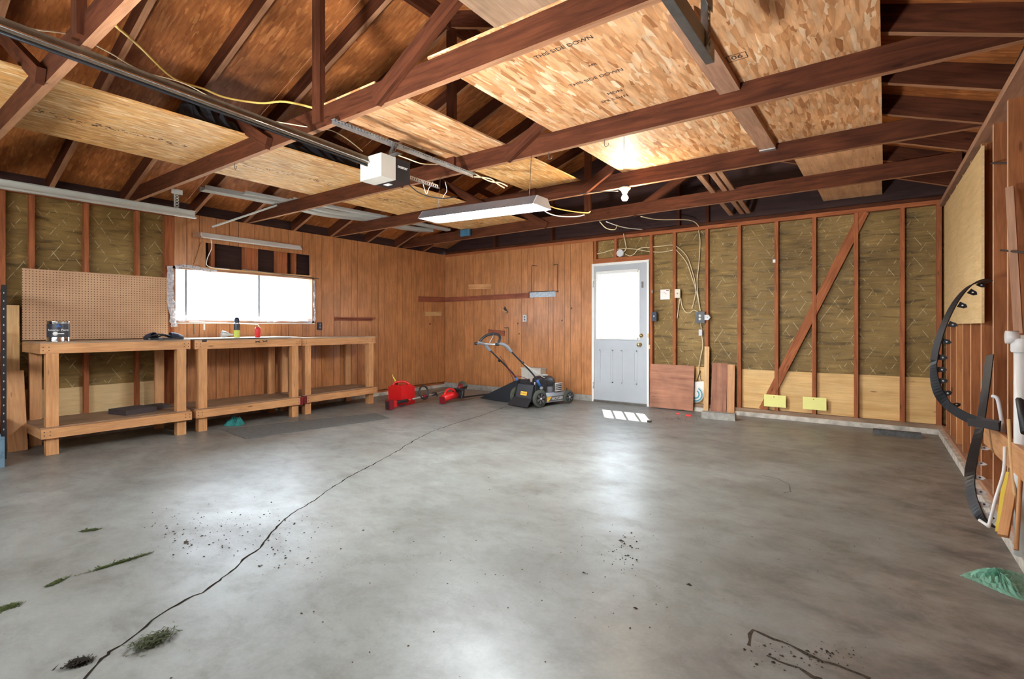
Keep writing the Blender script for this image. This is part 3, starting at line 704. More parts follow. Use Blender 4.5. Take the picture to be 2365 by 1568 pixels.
# plastic film stapled round the window
def film(pix, wd, X, nm, lab):
    rnd = random.Random(len(pix)*7 + int(pix[0][0])); P = smooth_path([onX(u, v, X) for u, v in pix], 4); mb = MB(); rows = []
    for i, p in enumerate(P):
        t = P[min(i+1, len(P)-1)] - P[max(i-1, 0)]; n = V((0, -t.z, t.y)).normalized()
        rows.append([p + n * wd * k * rnd.uniform(.6, 1.2) + V((rnd.uniform(0, .018), 0, 0)) for k in (-.5, -.2, .1, .5)])
    for a, b in zip(rows, rows[1:]):
        for k in range(3): mb.face([a[k], a[k+1], b[k+1], b[k]], None, True)
    o = mb.build(nm, M['plastic'], origin=P[0]); m_ = o.modifiers.new('s', 'SOLIDIFY'); m_.thickness = .001; return tag(o, lab, 'plastic film')
film([(391, 614), (394, 640), (391, 665), (395, 700), (399, 735), (402, 755)], .075, XL + .03, 'plastic_film', 'crumpled clear plastic film hanging at the left edge of the window')
film([(404, 618), (425, 615), (445, 617), (470, 623), (500, 627)], .05, XL + .02, 'plastic_film', 'crumpled clear plastic film along the top left of the window')
film([(410, 737), (470, 733), (540, 735), (600, 738), (660, 737), (720, 740)], .07, XL + .006, 'plastic_film', 'hazy plastic film along the bottom of the window')
film([(724, 646), (726, 670), (725, 700), (727, 725), (724, 742)], .03, XL + .02, 'plastic_film', 'crumpled plastic film along the right edge of the window')
o = MB().tube(smooth_path([onX(436, 743, XL + .02), onX(520, 746, XL + .02), onX(588, 749, XL + .02), onX(597, 752, XL + .02), onX(600, 760, XL + .02)]), .006).build('white_tube', M['wirew']); tag(o, 'thin white tube running along the wall under the window, bent down at right', 'tube')
o = MB().bar(onX(449, 742, XL + .01), onX(449, 772, XL + .01), .014, .012, (0, 1, 0)).build('wood_cleat', M['greyply']); tag(o, 'short vertical wood cleat under the left part of the window', 'wood cleat')
o = MB().box(XL, XL + .012, onX(471, 755, XL).y - .01, onX(471, 755, XL).y + .01, onX(471, 762, XL).z, onX(471, 748, XL).z).build('white_hook', M['white']); tag(o, 'small white hook on the wall under the window', 'hook')

d1 = empty('door_1', kind='structure')
mb = MB()
mb.box(DX0 - .035, DX0, YB - .006, YB + .11, 0, DZ + .03); mb.box(DX1 - .0, DX1 + .03, YB - .012, YB + .11, 0, DZ + .03); mb.box(DX0, DX1, YB - .006, YB + .11, DZ, DZ + .03)
mb.build('door_frame', M['trimw'], d1)
wx0, wx1, wz0, wz1 = xY(1379, YB), xY(1474, YB), .975, 1.955
yD = YB + .012; mb = MB()
for a, b, c, d in ((DX0 + .004, wx0, .03, DZ - .004), (wx1, DX1 - .004, .03, DZ - .004), (wx0, wx1, .03, wz0), (wx0, wx1, wz1, DZ - .004)): mb.box(a, b, yD, yD + .04, c, d)
lf = mb.build('door_leaf', M['doorw'], d1)
mb = MB()
for a, b, c, d in ((wx0 - .02, wx0 + .012, wz0 - .02, wz1 + .02), (wx1 - .012, wx1 + .02, wz0 - .02, wz1 + .02), (wx0, wx1, wz0 - .02, wz0 + .012), (wx0, wx1, wz1 - .012, wz1 + .02)): mb.box(a, b, yD - .008, yD + .046, c, d)
mb.build('glazing_frame', M['trimw'], d1, .003)
MB().box(wx0, wx1, yD + .03, yD + .033, wz0, wz1).build('pane', M['glass'], d1)
mb = MB(); 
for k in (1, 2, 3): x = wx0 + (wx1 - wx0) * k / 4; mb.box(x - .016, x + .016, yD + .022, yD + .028, wz0, wz1)
mb.build('glazing_bars', M['trimw'], d1)
bl = MB().box(wx0 + .0, wx1 - .0, yD - .032, yD - .008, wz1 - .005, wz1 + .035).build('blind_headrail', M['white'], d1)
mb = MB(); z = wz0 + .02; tl_ = V((0, -.53, -.85)).normalized()
while z < wz1:
    mb.bar((wx0 + .008, yD - .018, z), (wx1 - .008, yD - .018, z), .012, .0008, tl_); z += .0245
for x in (wx0 + .07, wx1 - .07): mb.tube([(x, yD - .018, wz0), (x, yD - .018, wz1)], .001, 4)
mb.build('blind_slats', M['blind'], d1)
MB().box(wx0 + .005, wx1 - .005, yD - .028, yD - .006, wz0 - .018, wz0 + .004).build('blind_bottom_rail', M['white'], d1)
MB().tube([(wx0 + .07, yD - .04, wz1), (wx0 + .075, yD - .04, wz1 - .45)], .004).build('blind_wand', M['blind'], d1)
for a, b in ((wx0 + .03, wx0 + .26), (wx1 - .27, wx1 - .02)):
    mb = MB(); c, d = .30, .80
    for e in ((a, b, c, c + .018), (a, b, d - .018, d), (a, a + .018, c, d), (b - .018, b, c, d)): mb.box(e[0], e[1], yD - .005, yD, e[2], e[3])
    mb.box(a + .04, b - .04, yD - .004, yD, c + .04, d - .04); mb.build('raised_panel', M['doorw'], d1, .003)
p = onY(1478, 796, yD)
MB().lathe([(0, -.07), (.02, -.07), (.03, -.055), (.028, -.04), (.012, -.03), (.012, -.01), (.032, -.008), (.032, 0)], p, (0, 1, 0)).build('door_knob', M['brass'], d1)
p = onY(1481.5, 775, yD)
MB().lathe([(0, -.03), (.018, -.03), (.022, -.02), (.03, -.012), (.03, 0)], p, (0, 1, 0)).build('deadbolt', M['brass'], d1)
p = onY(1484, 655, yD); MB().box(p.x - .012, p.x + .012, yD - .012, yD, p.z - .06, p.z + .03).build('latch', M['steeld'], d1)
for z in (.25, 1.80): MB().lathe([(0, -.05), (.008, -.05), (.008, .05), (0, .05)], (DX0 - .004, YB - .012, z), (0, 0, 1), 10).build('hinge', M['steel'], d1)
MB().box(DX0, DX1, YB - .02, YB + .10, 0, .028).build('threshold', M['steeld'], d1)
for u, v in ((1497, 775), (1500, 801)):
    p = onY(u, v, YB - .01); MB().hexa(p, (V((0, 0, 1)), V((1, 0, 0)), V((0, 1, 0))), .06, .02, .006).build('splintered_strike', M['pale'], d1, .004)

# ---------------- garage door opener with its rail
t = empty('garage_door_opener', (-3.07, 2.56, 2.25), label='grey and black garage door opener motor hung under the trusses with its long rail', cat='garage door opener')
L0 = V((-3.07, 2.56, 2.25))
def pb(a, b, c, d, e, f, nm, mat, par, bev=.0, along=None): return MB().box(a, b, c, d, e, f, along).build(nm, M[mat] if isinstance(mat, str) else mat, par, bev)
class loc:
    def __init__(s, o): s.o = o
def P_(par, base):
    def f(a, b, c, d, e, g_, nm, mat, bev=0, along=None):
        return MB().box(a - base[0], b - base[0], c - base[1], d - base[1], e - base[2], g_ - base[2], along).build(nm, M[mat], par, bev)
    return f
q = P_(t, L0)
q(-3.19, -2.95, 2.43, 2.565, 2.25, 2.42, 'motor_housing', 'beige', .012)
bk = q(-3.185, -2.952, 2.566, 2.71, 2.252, 2.418, 'rear_housing', 'navy', .012)
bk.data.materials[0] = M['blackg']
text('maker_name', 'master', .035, (-2.9505 - L0.x, 2.635 - L0.y, 2.36 - L0.z), (0, 1, 0), (0, 0, 1), M['white'], bk)
q(-3.13, -3.07, 2.60, 2.64, 2.2495, 2.2525, 'label', 'white')
rail0 = V((-3.11, 2.44, 2.39)) - L0; rail1 = V((-3.11, -.95, 2.54)) - L0
rl = MB()
rl.bar(rail0, rail1, .055, .028, (0, 0, 1)); rl.build('rail', M['railm'], t)
mb = MB(); mb.tube([rail0 + V((.028, 0, -.018)), rail1 + V((.028, 0, -.018))], .006, 8); mb.build('chain', M['chrome'], t)
mb = MB(); mb.tube([rail0 + V((-.0, 0, -.036)), rail1 + V((-.0, 0, -.036))], .009, 8); mb.build('drive_belt', M['blackg'], t)
q(-3.0, -2.86, 2.50, 2.55, 2.42, 2.425, 'hanger_plate', 'steeld')
def perforated(a, b, w_, lab, cat='perforated angle', parent=None, wd=(1,0,0), nm='perforated_angle', mat='steel'):
    a = V(a); b = V(b); l = (b - a).normalized(); wdv = (V(wd) - l*V(wd).dot(l)).normalized(); n = l.cross(wdv); L = (b - a).length
    mb = MB(); s = .026; k = int(L / s); hw = w_ / 2
    # perforated web: two rails and cross bars between the holes, plus the folded flange
    mb.bar(a + wdv*hw*.75, b + wdv*hw*.75, w_*.26, .002, wdv); mb.bar(a - wdv*hw*.75, b - wdv*hw*.75, w_*.26, .002, wdv)
    for i in range(k + 1): p = a + l * (i * L / k); mb.bar(p - wdv*hw, p + wdv*hw, s*.52, .002, l)
    mb.bar(a - wdv*hw + n*hw*.8, b - wdv*hw + n*hw*.8, w_*.8, .002, n)
    o = mb.build(nm, M[mat], parent, origin=None if parent else a)
    return o if parent else tag(o, lab, cat)
perforated((-2.90, 2.0, HT - .004), (-2.94, 3.46, HT - .004), .035, 'long perforated steel angle bridging two trusses above the opener')
perforated(V((-3.02, 2.70, 2.33)) - L0, V((-3.06, 3.12, 2.34)) - L0, .032, '', parent=t, wd=(0, 0, 1), nm='rear_strap', mat='steel')
perforated(V((-2.95, 2.53, 2.42)) - L0, V((-2.90, 2.53, 2.505)) - L0, .03, '', parent=t, wd=(0, 1, 0), nm='hanger_strap', mat='steeld')
# ---------------- garage door tracks
def track(x, y1, z, label, mat, hang, e):
    t = empty('door_track', (x, y1, z), label=label, cat='garage door track', group='garage door tracks')
    mb = MB(); A = V((0, 0, 0)); B = V((0, YF - y1, .0))
    mb.bar(A + V((0, 0, 0)), B, .075, .002, (0, 0, 1)); mb.bar(A + V((e*.018, 0, -.037)), B + V((e*.018, 0, -.037)), .036, .002, (1, 0, 0))
    mb.bar(A + V((e*.018, 0, .037)), B + V((e*.018, 0, .037)), .036, .002, (1, 0, 0)); mb.bar(A + V((e*.036, 0, -.03)), B + V((e*.036, 0, -.03)), .012, .002, (0, 0, 1))
    mb.build('track_channel', M[mat], t)
    perforated(V((-e*.01, hang, -.03)), V((-e*.01, hang, HT - z + .02)), .035, '', parent=t, wd=(0, 1, 0), nm='hanger', mat=mat)
    MB().hexa(V((-e*.01, hang + .0, HT - z + .0)), (V((0,1,0)), V((0,0,1)), V((1,0,0))), .10, .05, .004).build('hanger_plate', M[mat], t)
    return t
track(-5.74, 2.32, 2.30, 'pale steel door track along the left side, ending above the pegboard', 'oldwhite', -.16, 1)
track(-.60, 2.31, 2.345, 'dark shiny door track at the top, ending below the bright OSB', 'steeld', -.12, -1)

# ---------------- hanging shop light
yS = 3.33; xa, xb = onY(990, 482, yS).x, onY(1252, 440, yS).x
t = empty('hanging_shop_light', ((xa+xb)/2, yS, 2.15), label='lit fluorescent shop light hanging on chains in the middle of the room', cat='shop light')
hl = (xb - xa)/2; tilt = -.02
def sl(x, y, z): return V((x, y, z + tilt * x / hl))
mb = MB(); prof = [(-.13, -.045), (-.075, .03), (.075, .03), (.13, -.045)]
for (a, b), (c, d) in zip(prof, prof[1:]):
    mb.prism([sl(-hl, a, b), sl(-hl, c, d), sl(-hl, c, d - .003), sl(-hl, a, b - .003)], sl(hl, 0, 0) - sl(-hl, 0, 0))
rfl = mb.build('reflector', M['blackg'], t); rfl.data.materials[0] = M['deck']
for sx in (-1, 1):
    mb = MB(); mb.prism([sl(sx*hl, a, b) for a, b in prof], (sx*.004, 0, 0)); mb.build('end_cap', M['lgrey'], t)
    MB().tube([sl(sx*(hl-.12), 0, .03), V((sx*(hl-.12), .03, HT - 2.15 + .01))], .0025, 5).build('chain', M['steeld'], t)
for y in (-.045, .045):
    MB().tube([sl(-hl + .04, y, -.03), sl(hl - .04, y, -.03)], .019, 12).build('lamp_tube', M['tube'], t)
MB().tube([sl(-hl + .02, 0, .012), sl(hl - .02, 0, .012)], .02, 4).build('ballast_cover', M['white'], t)

# unlit light above the window
ya, yb_ = yX(462, XL + .05), yX(690, XL + .05); z = 2.265
t = empty('wall_strip_light', (XL + .06, (ya+yb_)/2, z), label='unlit white strip light mounted over the torn hole above the window', cat='strip light')
hl = (yb_ - ya)/2
mb = MB(); mb.prism([(-.055, -hl, -.02), (-.03, -hl, .03), (.03, -hl, .03), (.075, -hl, -.03), (.07, -hl, -.034), (.0, -hl, -.005)], (0, 2*hl, 0)); mb.build('housing', M['white'], t)
MB().tube([(.02, -hl + .03, -.022), (.02, hl - .03, -.022)], .014, 10).build('unlit_tube', M['lgrey'], t)
MB().box(-.06, -.0, -hl - .06, -hl + .01, -.03, .03).build('bracket', M['edge'], t)
MB().tube(smooth_path([onX(487, 553, XL + .08) - V((XL + .06, (ya+yb_)/2, z)), onX(489, 572, XL + .07) - V((XL + .06, (ya+yb_)/2, z)), onX(478, 600, XL + .03) - V((XL + .06, (ya+yb_)/2, z)), onX(483, 616, XL + .03) - V((XL + .06, (ya+yb_)/2, z)), onX(530, 622, XL + .03) - V((XL + .06, (ya+yb_)/2, z))]), .005).build('power_cord', M['wirew'], t)

# ---------------- bare bulb
p = onY(1443, 446, 4.67); bx, bz = p.x, HT
t = empty('ceiling_bulb', (bx, 4.67, bz), label='lit bare bulb in a white porcelain socket under a truss', cat='light bulb')
MB().lathe([(0, 0), (.055, 0), (.055, -.015), (.035, -.03), (.025, -.055), (0, -.055)]).build('socket', M['cream'], t)
MB().lathe([(.012, -.05), (.014, -.065), (.030, -.09), (.032, -.105), (.022, -.125), (0, -.13)], n=20).build('bulb', M['bulb'], t)
MB().lathe([(0, .005), (.06, .005), (.06, -.002), (0, -.002)], n=8, smooth=False).build('ceiling_box', M['blackg'], t)

# ---------------- workbenches
def bench(ya, yb_, xf, zt, label, xf2=None, backlegs=True, redends=(False, False), drop=0):
    xf2 = xf if xf2 is None else xf2; rz = -math.atan2(xf2 - xf, yb_ - ya) if xf2 != xf else 0
    L = yb_ - ya; D = XL + .04 - xf; D = abs(D) - .015
    t = empty('workbench', (xf, ya, 0), rz, label=label, cat='workbench', group='row of wooden workbenches under the window')
    def B(a, b, c, d, e, f, nm, mat='bench', al=None): return MB().box(a, b, c, d, e, f, al).build(nm, M[mat], t, .002)
    B(-D, 0, 0, L, zt - .013, zt, 'table_top', 'benchtop', 1)
    B(-.038, 0, .038, L - .038, zt - .103, zt - .014, 'front_apron', 'bench', 1)
    B(-D, -D + .038, .038, L - .038, zt - .103, zt - .014, 'rear_apron', 'bench', 1)
    for a in (0, L - .038): B(-D, 0, a, a + .038, zt - .103, zt - .014, 'end_apron', 'bench', 0)
    lw = .088
    for y in (.04, L - .04 - lw):
        B(-.038 - .038, -.038, y, y + lw, 0, zt - .013, 'leg', 'bench', 2)
        B(-D + .038, -D + .076, y, y + lw, 0, zt - .013, 'leg', 'bench', 2)
        # front leg face board
        B(-.0375, -.0005, y, y + lw, 0, zt - .104, 'leg_facing', 'bench', 2)
    zr0 = .155
    B(.001, .039, .038 if False else .0, L, zr0, zr0 + .085, 'lower_rail', 'bench', 1)
    for i, a in enumerate((0, L - .038)):
        o = B(-D, 0, a - .0, a + .038, zr0, zr0 + .085, 'lower_end_rail', 'bench', 0)
    B(-D, 0, 0, L, zr0 + .086, zr0 + .098, 'lower_shelf', 'greyply', 1)
    for y in (.02, L - .06, .06, L - .02):
        for z in (zt - .045, zt - .075, zr0 + .03, zr0 + .06): MB().hexa(V((.0395 if z < .5 else .0005, y, z)), (V((0,1,0)), V((0,0,1)), V((1,0,0))), .008, .008, .001).build('screw_head', M['ink'], t)
    return t
B1 = bench(1.19, 2.405, -6.06, 1.015, 'leftmost workbench, in front of the pegboard, nearest the camera')
B2 = bench(2.455, 3.715, -6.08, 1.008, 'middle workbench, directly below the bright window')
B3 = bench(3.765, 5.00, -6.135, 1.003, 'rightmost workbench, below the small wall shelf, farthest from the camera', -6.20)
for o_, y in ((B2, 1.26 - .02), (B3, .02)):
    MB().box(-.03, .0405, y - .02, y + .02, .150, .245).build('red_painted_end', M['redd'], o_)['label'] = 'red painted rail end'
# marker scribbles on the middle bench apron
mb = MB()
for u, v, s in ((595, 789, 1), (612, 788, 1)):
    p = onX(u, v, -6.0785) - V((-6.08, 2.455, 0)); mb.bar(p + V((0, -.03, .008)), p + V((0, .03, -.008)), .008, .001, (0, 0, 1)); mb.bar(p + V((0, -.025, -.008)), p + V((0, .03, .010)), .008, .001, (0, 0, 1))
p = onX(472, 787, -6.0785) - V((-6.08, 2.455, 0)); mb.hexa(p, (V((0,1,0)), V((0,0,1)), V((1,0,0))), .05, .03, .001)
mb.build('marker_scribble', M['ink'], B2)
# light sheet of board on the bench tops
o = MB().box(-6.70, -6.085, 2.42, 3.70, 1.0155, 1.020).build('white_board_cover', M['cream']); tag(o, 'thin cream hardboard cover lying on the middle workbench', 'board')
# pegboard
mb = MB(); mb.hexa(V((-6.755, 1.82, 1.372)), (V((0,1,0)), V((0,0,1)), V((1,0,0))), 1.25, .70, .006)
for i in range(len(mb.uv[0])): pass
o = mb.build('pegboard', M['peg'], origin=(-6.755, 1.82, 1.372)); tag(o, 'tan pegboard panel standing behind the leftmost workbench', 'pegboard')
# paint can
p = onX(135, 780, -6.22); p.z = 1.0155
t = empty('paint_can', p, R(15), label='silver paint can with a dark label on the leftmost workbench', cat='paint can')
MB().lathe([(0, 0), (.083, 0), (.085, .004), (.083, .008), (.082, .175), (.085, .18), (.085, .19), (.078, .19), (.076, .184), (0, .184)], n=40).build('can_body', M['chrome'], t)
lab_ = MB().lathe([(.0828, .014), (.0828, .165)], n=40).build('label', M['canlabel'], t)
fd = (CAM - V(p)); fd.z = 0; fd.normalize(); fd.rotate(Matrix.Rotation(-R(15), 3, 'Z')); sd_ = V((-fd.y, fd.x, 0))
text('label_text', 'Interior Paint', .026, fd * .0838 + V((0, 0, .108)), sd_, (0, 0, 1), M['white'], lab_)
MB().prism([fd*.0835 + sd_*-.02 + V((0,0,.135)), fd*.0835 + sd_*.02 + V((0,0,.135)), fd*.0835 + V((0,0,.165))], fd*.001).build('blue_emblem', M['blue'], lab_)
MB().bar(fd*.0835 + sd_*-.02 + V((0,0,.075)), fd*.0835 + sd_*.04 + V((0,0,.075)), .007, .001, (0,0,1)).build('brush_picture', M['white'], lab_)
MB().lathe([(0, 0), (.018, 0), (.018, .001), (0, .001)], fd*.0833 + sd_*-.022 + V((0,0,.075)), fd).build('brush_picture', M['white'], lab_)
# clogs
def clog(pu, rz, lab):
    p = onX(*pu, -6.15); p.z = 1.0155
    t = empty('clog', p, rz, label=lab, cat='shoe')
    mb = MB(); n = 14; rows = []
    for i in range(n + 1):
        x = -.13 + .26*i/n; ww = .045*math.sqrt(max(0.02, 1 - ((x)/.135)**2))*(1.1 if x > 0 else .85); rows.append((x, ww))
    mb.prism([V((x, w_, 0)) for x, w_ in rows] + [V((x, -w_, 0)) for x, w_ in rows[::-1]], (0, 0, .022)); mb.build('sole', M['black'], t, .006)
    mb = MB(); g_ = []
    for i in range(9):
        x = .0 + .125*i/8; ww = .046*math.sqrt(max(.03, 1 - (x/.135)**2)); h = .055*math.cos((i/8)*1.25)
        g_.append([V((x, ww*math.cos(a), .02 + h*math.sin(a))) for a in [math.pi*k/8 for k in range(9)]])
    for a, b in zip(g_, g_[1:]):
        for k in range(8): mb.face([a[k], b[k], b[k+1], a[k+1]], None, True)
    o = mb.build('upper', M['navy'], t); m_ = o.modifiers.new('s', 'SOLIDIFY'); m_.thickness = .004
    MB().tube(smooth_path([(.01, .046, .03), (-.06, .048, .05), (-.115, .0, .06), (-.06, -.048, .05), (.01, -.046, .03)]), .007).build('heel_strap', M['black'], t)
clog((356, 783), R(200), 'dark clog at the left of the pair on the bench, by the pegboard corner')
clog((393, 782), R(95), 'dark clog at the right of the pair on the bench, nearest the window')
# aerosol can
p = onX(547, 778, -6.25); p.z = 1.0205
t = empty('spray_can', p, 0, label='tall spray can with a dark cap and a lime label below the window', cat='spray can')
MB().lathe([(0, 0), (.032, 0), (.033, .004), (.033, .17), (.026, .185), (0, .185)], n=28).build('can_body', M['steel'], t)
MB().lathe([(.0334, .006), (.0334, .09)], n=28).build('lime_label', M['lime'], t)
MB().lathe([(.0334, .09), (.0334, .165)], n=28).build('dark_label', M['canlabel'], t)
MB().lathe([(.028, .18), (.028, .215), (.020, .24), (0, .242)], n=24).build('cap', M['navy'], t)
p = onX(595, 778, -6.25); p.z = 1.0205
t = empty('soda_can', p, 0, label='small red drink can on the workbench below the window', cat='can')
MB().lathe([(0, 0), (.026, 0), (.033, .012), (.033, .108), (.027, .122), (.024, .12), (0, .119)], n=28).build('can_body', M['red'], t)
MB().lathe([(0, .1215), (.0255, .1225), (.0265, .1245)], n=28).build('can_lid', M['steel'], t)
p = onX(520, 777, -6.45); p.z = 1.0205
o = MB().lathe([(.04, -.04), (.038, .0), (.010, .06), (.006, .09), (.0, .09)], (0, 0, .04), (.15, 1, -.12)).build('nozzle_cone', M['lgrey']); o.location = p; tag(o, 'grey plastic cone lying on its side left of the spray can', 'funnel')
# under the benches
def pad(x0, x1, y0, y1, z, lab, rz=0, h=.05):
    o = MB().box(-(x1-x0)/2, (x1-x0)/2, -(y1-y0)/2, (y1-y0)/2, 0, h).build('foam_pad', M['pad'], bevel=.015); o.location = ((x0+x1)/2, (y0+y1)/2, z); o.rotation_euler = (0, 0, rz); tag(o, lab, 'cushion')
pad(-6.52, -6.22, 1.83, 2.13, .2535, 'dark foam pad on the lower shelf of the leftmost workbench, larger one', R(12))
pad(-6.62, -6.42, 2.17, 2.34, .2535, 'small dark foam pad on the lower shelf behind the right leg', R(5), .035)
def crumple(nm, mat, c, sx, sy, h, lab, cat, seed, n=22, flat=False, poly=None):
    rnd = random.Random(seed); mb = MB(); G = []
    for i in range(n + 1):
        row = []
        for j in range(n + 1):
            u = -1 + 2*i/n; v = -1 + 2*j/n
            x = u*math.sqrt(1 - v*v/2); y = v*math.sqrt(1 - u*u/2); rr = math.hypot(x, y)
            e = max(0, 1 - rr**2.2)
            zz = e*h*(.45 + .35*math.sin(u*5 + seed)*math.cos(v*4.2 + u*3) + .2*math.sin(u*13 + v*9)*math.cos(v*17 - u*7)) + .003
            row.append(V((x*sx*(1 + .15*math.sin(5*math.atan2(y, x) + seed)) + rnd.uniform(-1,1)*sx*.02, y*sy*(1 + .2*math.cos(4*math.atan2(y, x))) + rnd.uniform(-1,1)*sy*.02, zz)))
        G.append(row)
    for i in range(n):
        for j in range(n): mb.face([G[i][j], G[i+1][j], G[i+1][j+1], G[i][j+1]], None, False)
    o = mb.build(nm, mat); o.location = c; m_ = o.modifiers.new('s', 'SOLIDIFY'); m_.thickness = .0015; return tag(o, lab, cat)
p = onZ(541, 980, 0); crumple('plastic_bag', M['tealbag'], p, .15, .10, .13, 'crumpled teal plastic bag on the floor under the middle workbench', 'plastic bag', 3)
A = [onZ(*q, .001) for q in ((510, 992), (568, 1014), (900, 966), (868, 955))]
o = MB().prism(A, (0, 0, .006)).build('floor_mat', M['mat'], origin=A[0]); tag(o, 'worn dark grey mat on the floor along the workbenches', 'mat')

# left edge: shelving post, boards, jug
t = empty('metal_shelving', (-6.2, .60, 0), label='dark perforated steel shelving upright cut off by the left frame edge', cat='shelving unit')
for x, y in ((0, .38), (-.35, .38), (0, -.5), (-.35, -.5)):
    mb = MB(); mb.bar((x, y, 0), (x, y, 1.52), .034, .003, (0, 1, 0)); mb.bar((x - .017, y + .017, 0), (x - .017, y + .017, 1.52), .034, .003, (1, 0, 0)); mb.build('upright', M['navy'] if False else M['blackg'], t)
    mb = MB()
    for k in range(20): mb.hexa(V((x + .002, y, .12 + k*.07)), (V((0,1,0)), V((0,0,1)), V((1,0,0))), .006, .014, .001)
    mb.build('slot', M['lgrey'], t)
for z in (.35, .9, 1.45): MB().box(-.35, 0, -.5, .36, z, z + .03).build('shelf', M['blackg'], t)
def leanX(u0, u1, xt, xb, zt, mat, lab, nm='leaning_board', th=.02):
    a, b = yX(u0, xb), yX(u1, xb); c = V(((xt+xb)/2, (a+b)/2, zt/2)); l = V((xt - xb, 0, zt)); L = l.length; l.normalize()
    o = MB().hexa(c, (l, V((0,1,0)), l.cross(V((0,1,0)))), L, b - a, th).build(nm, M[mat], origin=c); return tag(o, lab, 'board')
leanX(10, 46, -6.735, -6.70, 1.36, 'pale', 'tall pale board leaning on the left wall behind the shelving upright')
leanX(18, 64, -6.66, -6.50, .735, 'bench', 'short stained board leaning left of the leftmost workbench')
t = empty('blue_jug', (-5.93, .80, 0), R(25), label='translucent blue plastic jug on the floor at the left frame edge', cat='jug')
mb = MB(); mb.prism([V((-.12, -.09, 0)), V((.12, -.09, 0)), V((.12, .09, 0)), V((-.12, .09, 0))], (0, 0, .25)); mb.build('jug_body', M['bluejug'], t, .035)
MB().lathe([(.08, .24), (.05, .29), (.035, .30), (.035, .31)], n=20).build('jug_neck', M['bluejug'], t)
MB().lathe([(.04, .305), (.04, .335), (0, .337)], n=20).build('cap', M['white'], t)
MB().tube(smooth_path([(.05, .05, .25), (.09, .06, .28), (.10, .07, .20), (.11, .08, .12)]), .014).build('handle', M['bluejug'], t)

# body of the added fill lamp, unseen behind the camera
t = empty('added_fill_lamp', (-1.75, -.50, 0), label='added yellow fill lamp aimed up at the trusses, unseen behind the camera', cat='lamp')
MB().hexa(V((0, 0, .40)), (V((1,0,0)), V((0,.66,-.74)).normalized(), V((0,.74,.66)).normalized()), .34, .24, .05).build('lamp_head', M['yellowp'], t, .01)
for sx in (-1, 1): MB().tube([(sx*.18, -.14, .012), (sx*.18, .16, .012), (sx*.18, .16, .03), (sx*.178, 0, .40)], .010).build('leg', M['black'], t)

# ================================================================== things on the back and left walls
def wboard(p, q, W, T, mat, nm, lab, cat='board', wd=(0,0,1)):
    o = MB().bar(p, q, W, T, wd).build(nm, M[mat], origin=(V(p)+V(q))/2, bevel=.002); return tag(o, lab, cat)
wboard(onX(967, 690.5, XL + .012), V((XL + .012, YB - .025, 1.655)), .095, .022, 'redboard', 'rail_board', 'short red-brown rail board on the left wall, meeting the corner', 'board')
wboard(V((XL + .002, YB - .012, 1.655)), onY(1222, 682, YB - .012), .085, .022, 'redboard', 'rail_board', 'long red-brown rail board on the back wall, running from the corner', 'board')
wboard(onX(982, 725, XL + .01), onX(1019, 724.5, XL + .01), .075, .018, 'pale', 'wood_block', 'pale notched wood block on the left wall near the corner', 'board')
wboard(onY(1083, 663, YB - .01), onY(1136, 661, YB - .01), .09, .02, 'bench', 'wood_block', 'short orange wood block on the back wall above the long rail board', 'board')
wboard(onY(1128, 766, YB - .01), onY(1165, 770, YB - .01), .09, .014, 'redboard', 'wood_block', 'small red-brown wood block on the back wall behind the mower handle', 'board')
wboard(onY(1224, 681, YB - .008), onY(1284, 679, YB - .008), .085, .012, 'foil', 'foil_strip', 'crumpled silver foil strip in a slot at the end of the long rail board', 'foil strip')
MB().bar(onY(1221, 674.5, YB - .002), onY(1290, 672.5, YB - .002), .014, .003, (0,0,1)).build('slot_shadow_gap', M['ink'], wb)
p = onY(1168, 717, YB - .008); o = MB().prism([p + V((-.05,0,.03)), p + V((-.02,0,.07)), p + V((.05,0,-.03)), p + V((.02,0,-.05))], (0, .006, 0)).build('splinter_hole', M['ink'], wb)
MB().bar(p + V((-.06,-.004,.01)), p + V((.03,-.004,-.03)), .012, .006, (0,0,1)).build('splinter', M['pale'], wb)
# small wall shelf over bench three
ya, yb_ = yX(772, XL), yX(868, XL + .10)
t = empty('wall_shelf', (XL, ya, 1.285), label='narrow brown wall shelf above the rightmost workbench', cat='shelf')
MB().box(0, .10, 0, yb_ - ya, -.008, .010, 1).build('shelf_board', M['redboard'], t)
MB().box(0, .02, 0, yb_ - ya, -.045, -.008, 1).build('shelf_cleat', M['redboard'], t)
def outlet(p, n, W, H_, D, mat, lab, face='lgrey', duplex=True, nm='outlet_box', cat='outlet'):
    """n: direction out of the wall"""
    t = empty(nm, p, label=lab, cat=cat); n = V(n); s = V((-n.y, n.x, 0))
    MB().hexa(n*D/2, (V((0,0,1)), s, n), H_, W, D).build('box', M[mat], t, .003)
    if duplex:
        for z in (-.022, .022):
            f = MB().lathe([(0, 0), (.017, 0), (.017, .003), (0, .003)], n*D + V((0,0,z)), n, 20).build('socket', M[face], t)
            mb = MB()
            for k in (-.006, .006): mb.hexa(n*(D+.0035) + s*k + V((0,0,z+.002)), (V((0,0,1)), s, n), .008, .0025, .001)
            mb.build('slots', M['ink'], f)
    return t
outlet(onX(737, 753, XL), (1,0,0), .07, .11, .025, 'navy', 'dark outlet box on the panelling right of the window', 'grey')
outlet(onY(1213, 735, YB), (0,-1,0), .07, .115, .02, 'lgrey', 'outlet with grey cover on the back wall panelling above the mower', 'grey')
ob_ = outlet(onY(1619, 733, YB - .0), (0,-1,0), .125, .155, .05, 'blackg', 'black outlet box with white sockets on a stud of the back wall', 'white')
t = outlet(onY(1513, 731, YB), (0,-1,0), .07, .13, .04, 'navy', 'dark blue switch box on the stud right of the door', duplex=False, nm='switch_box', cat='switch')
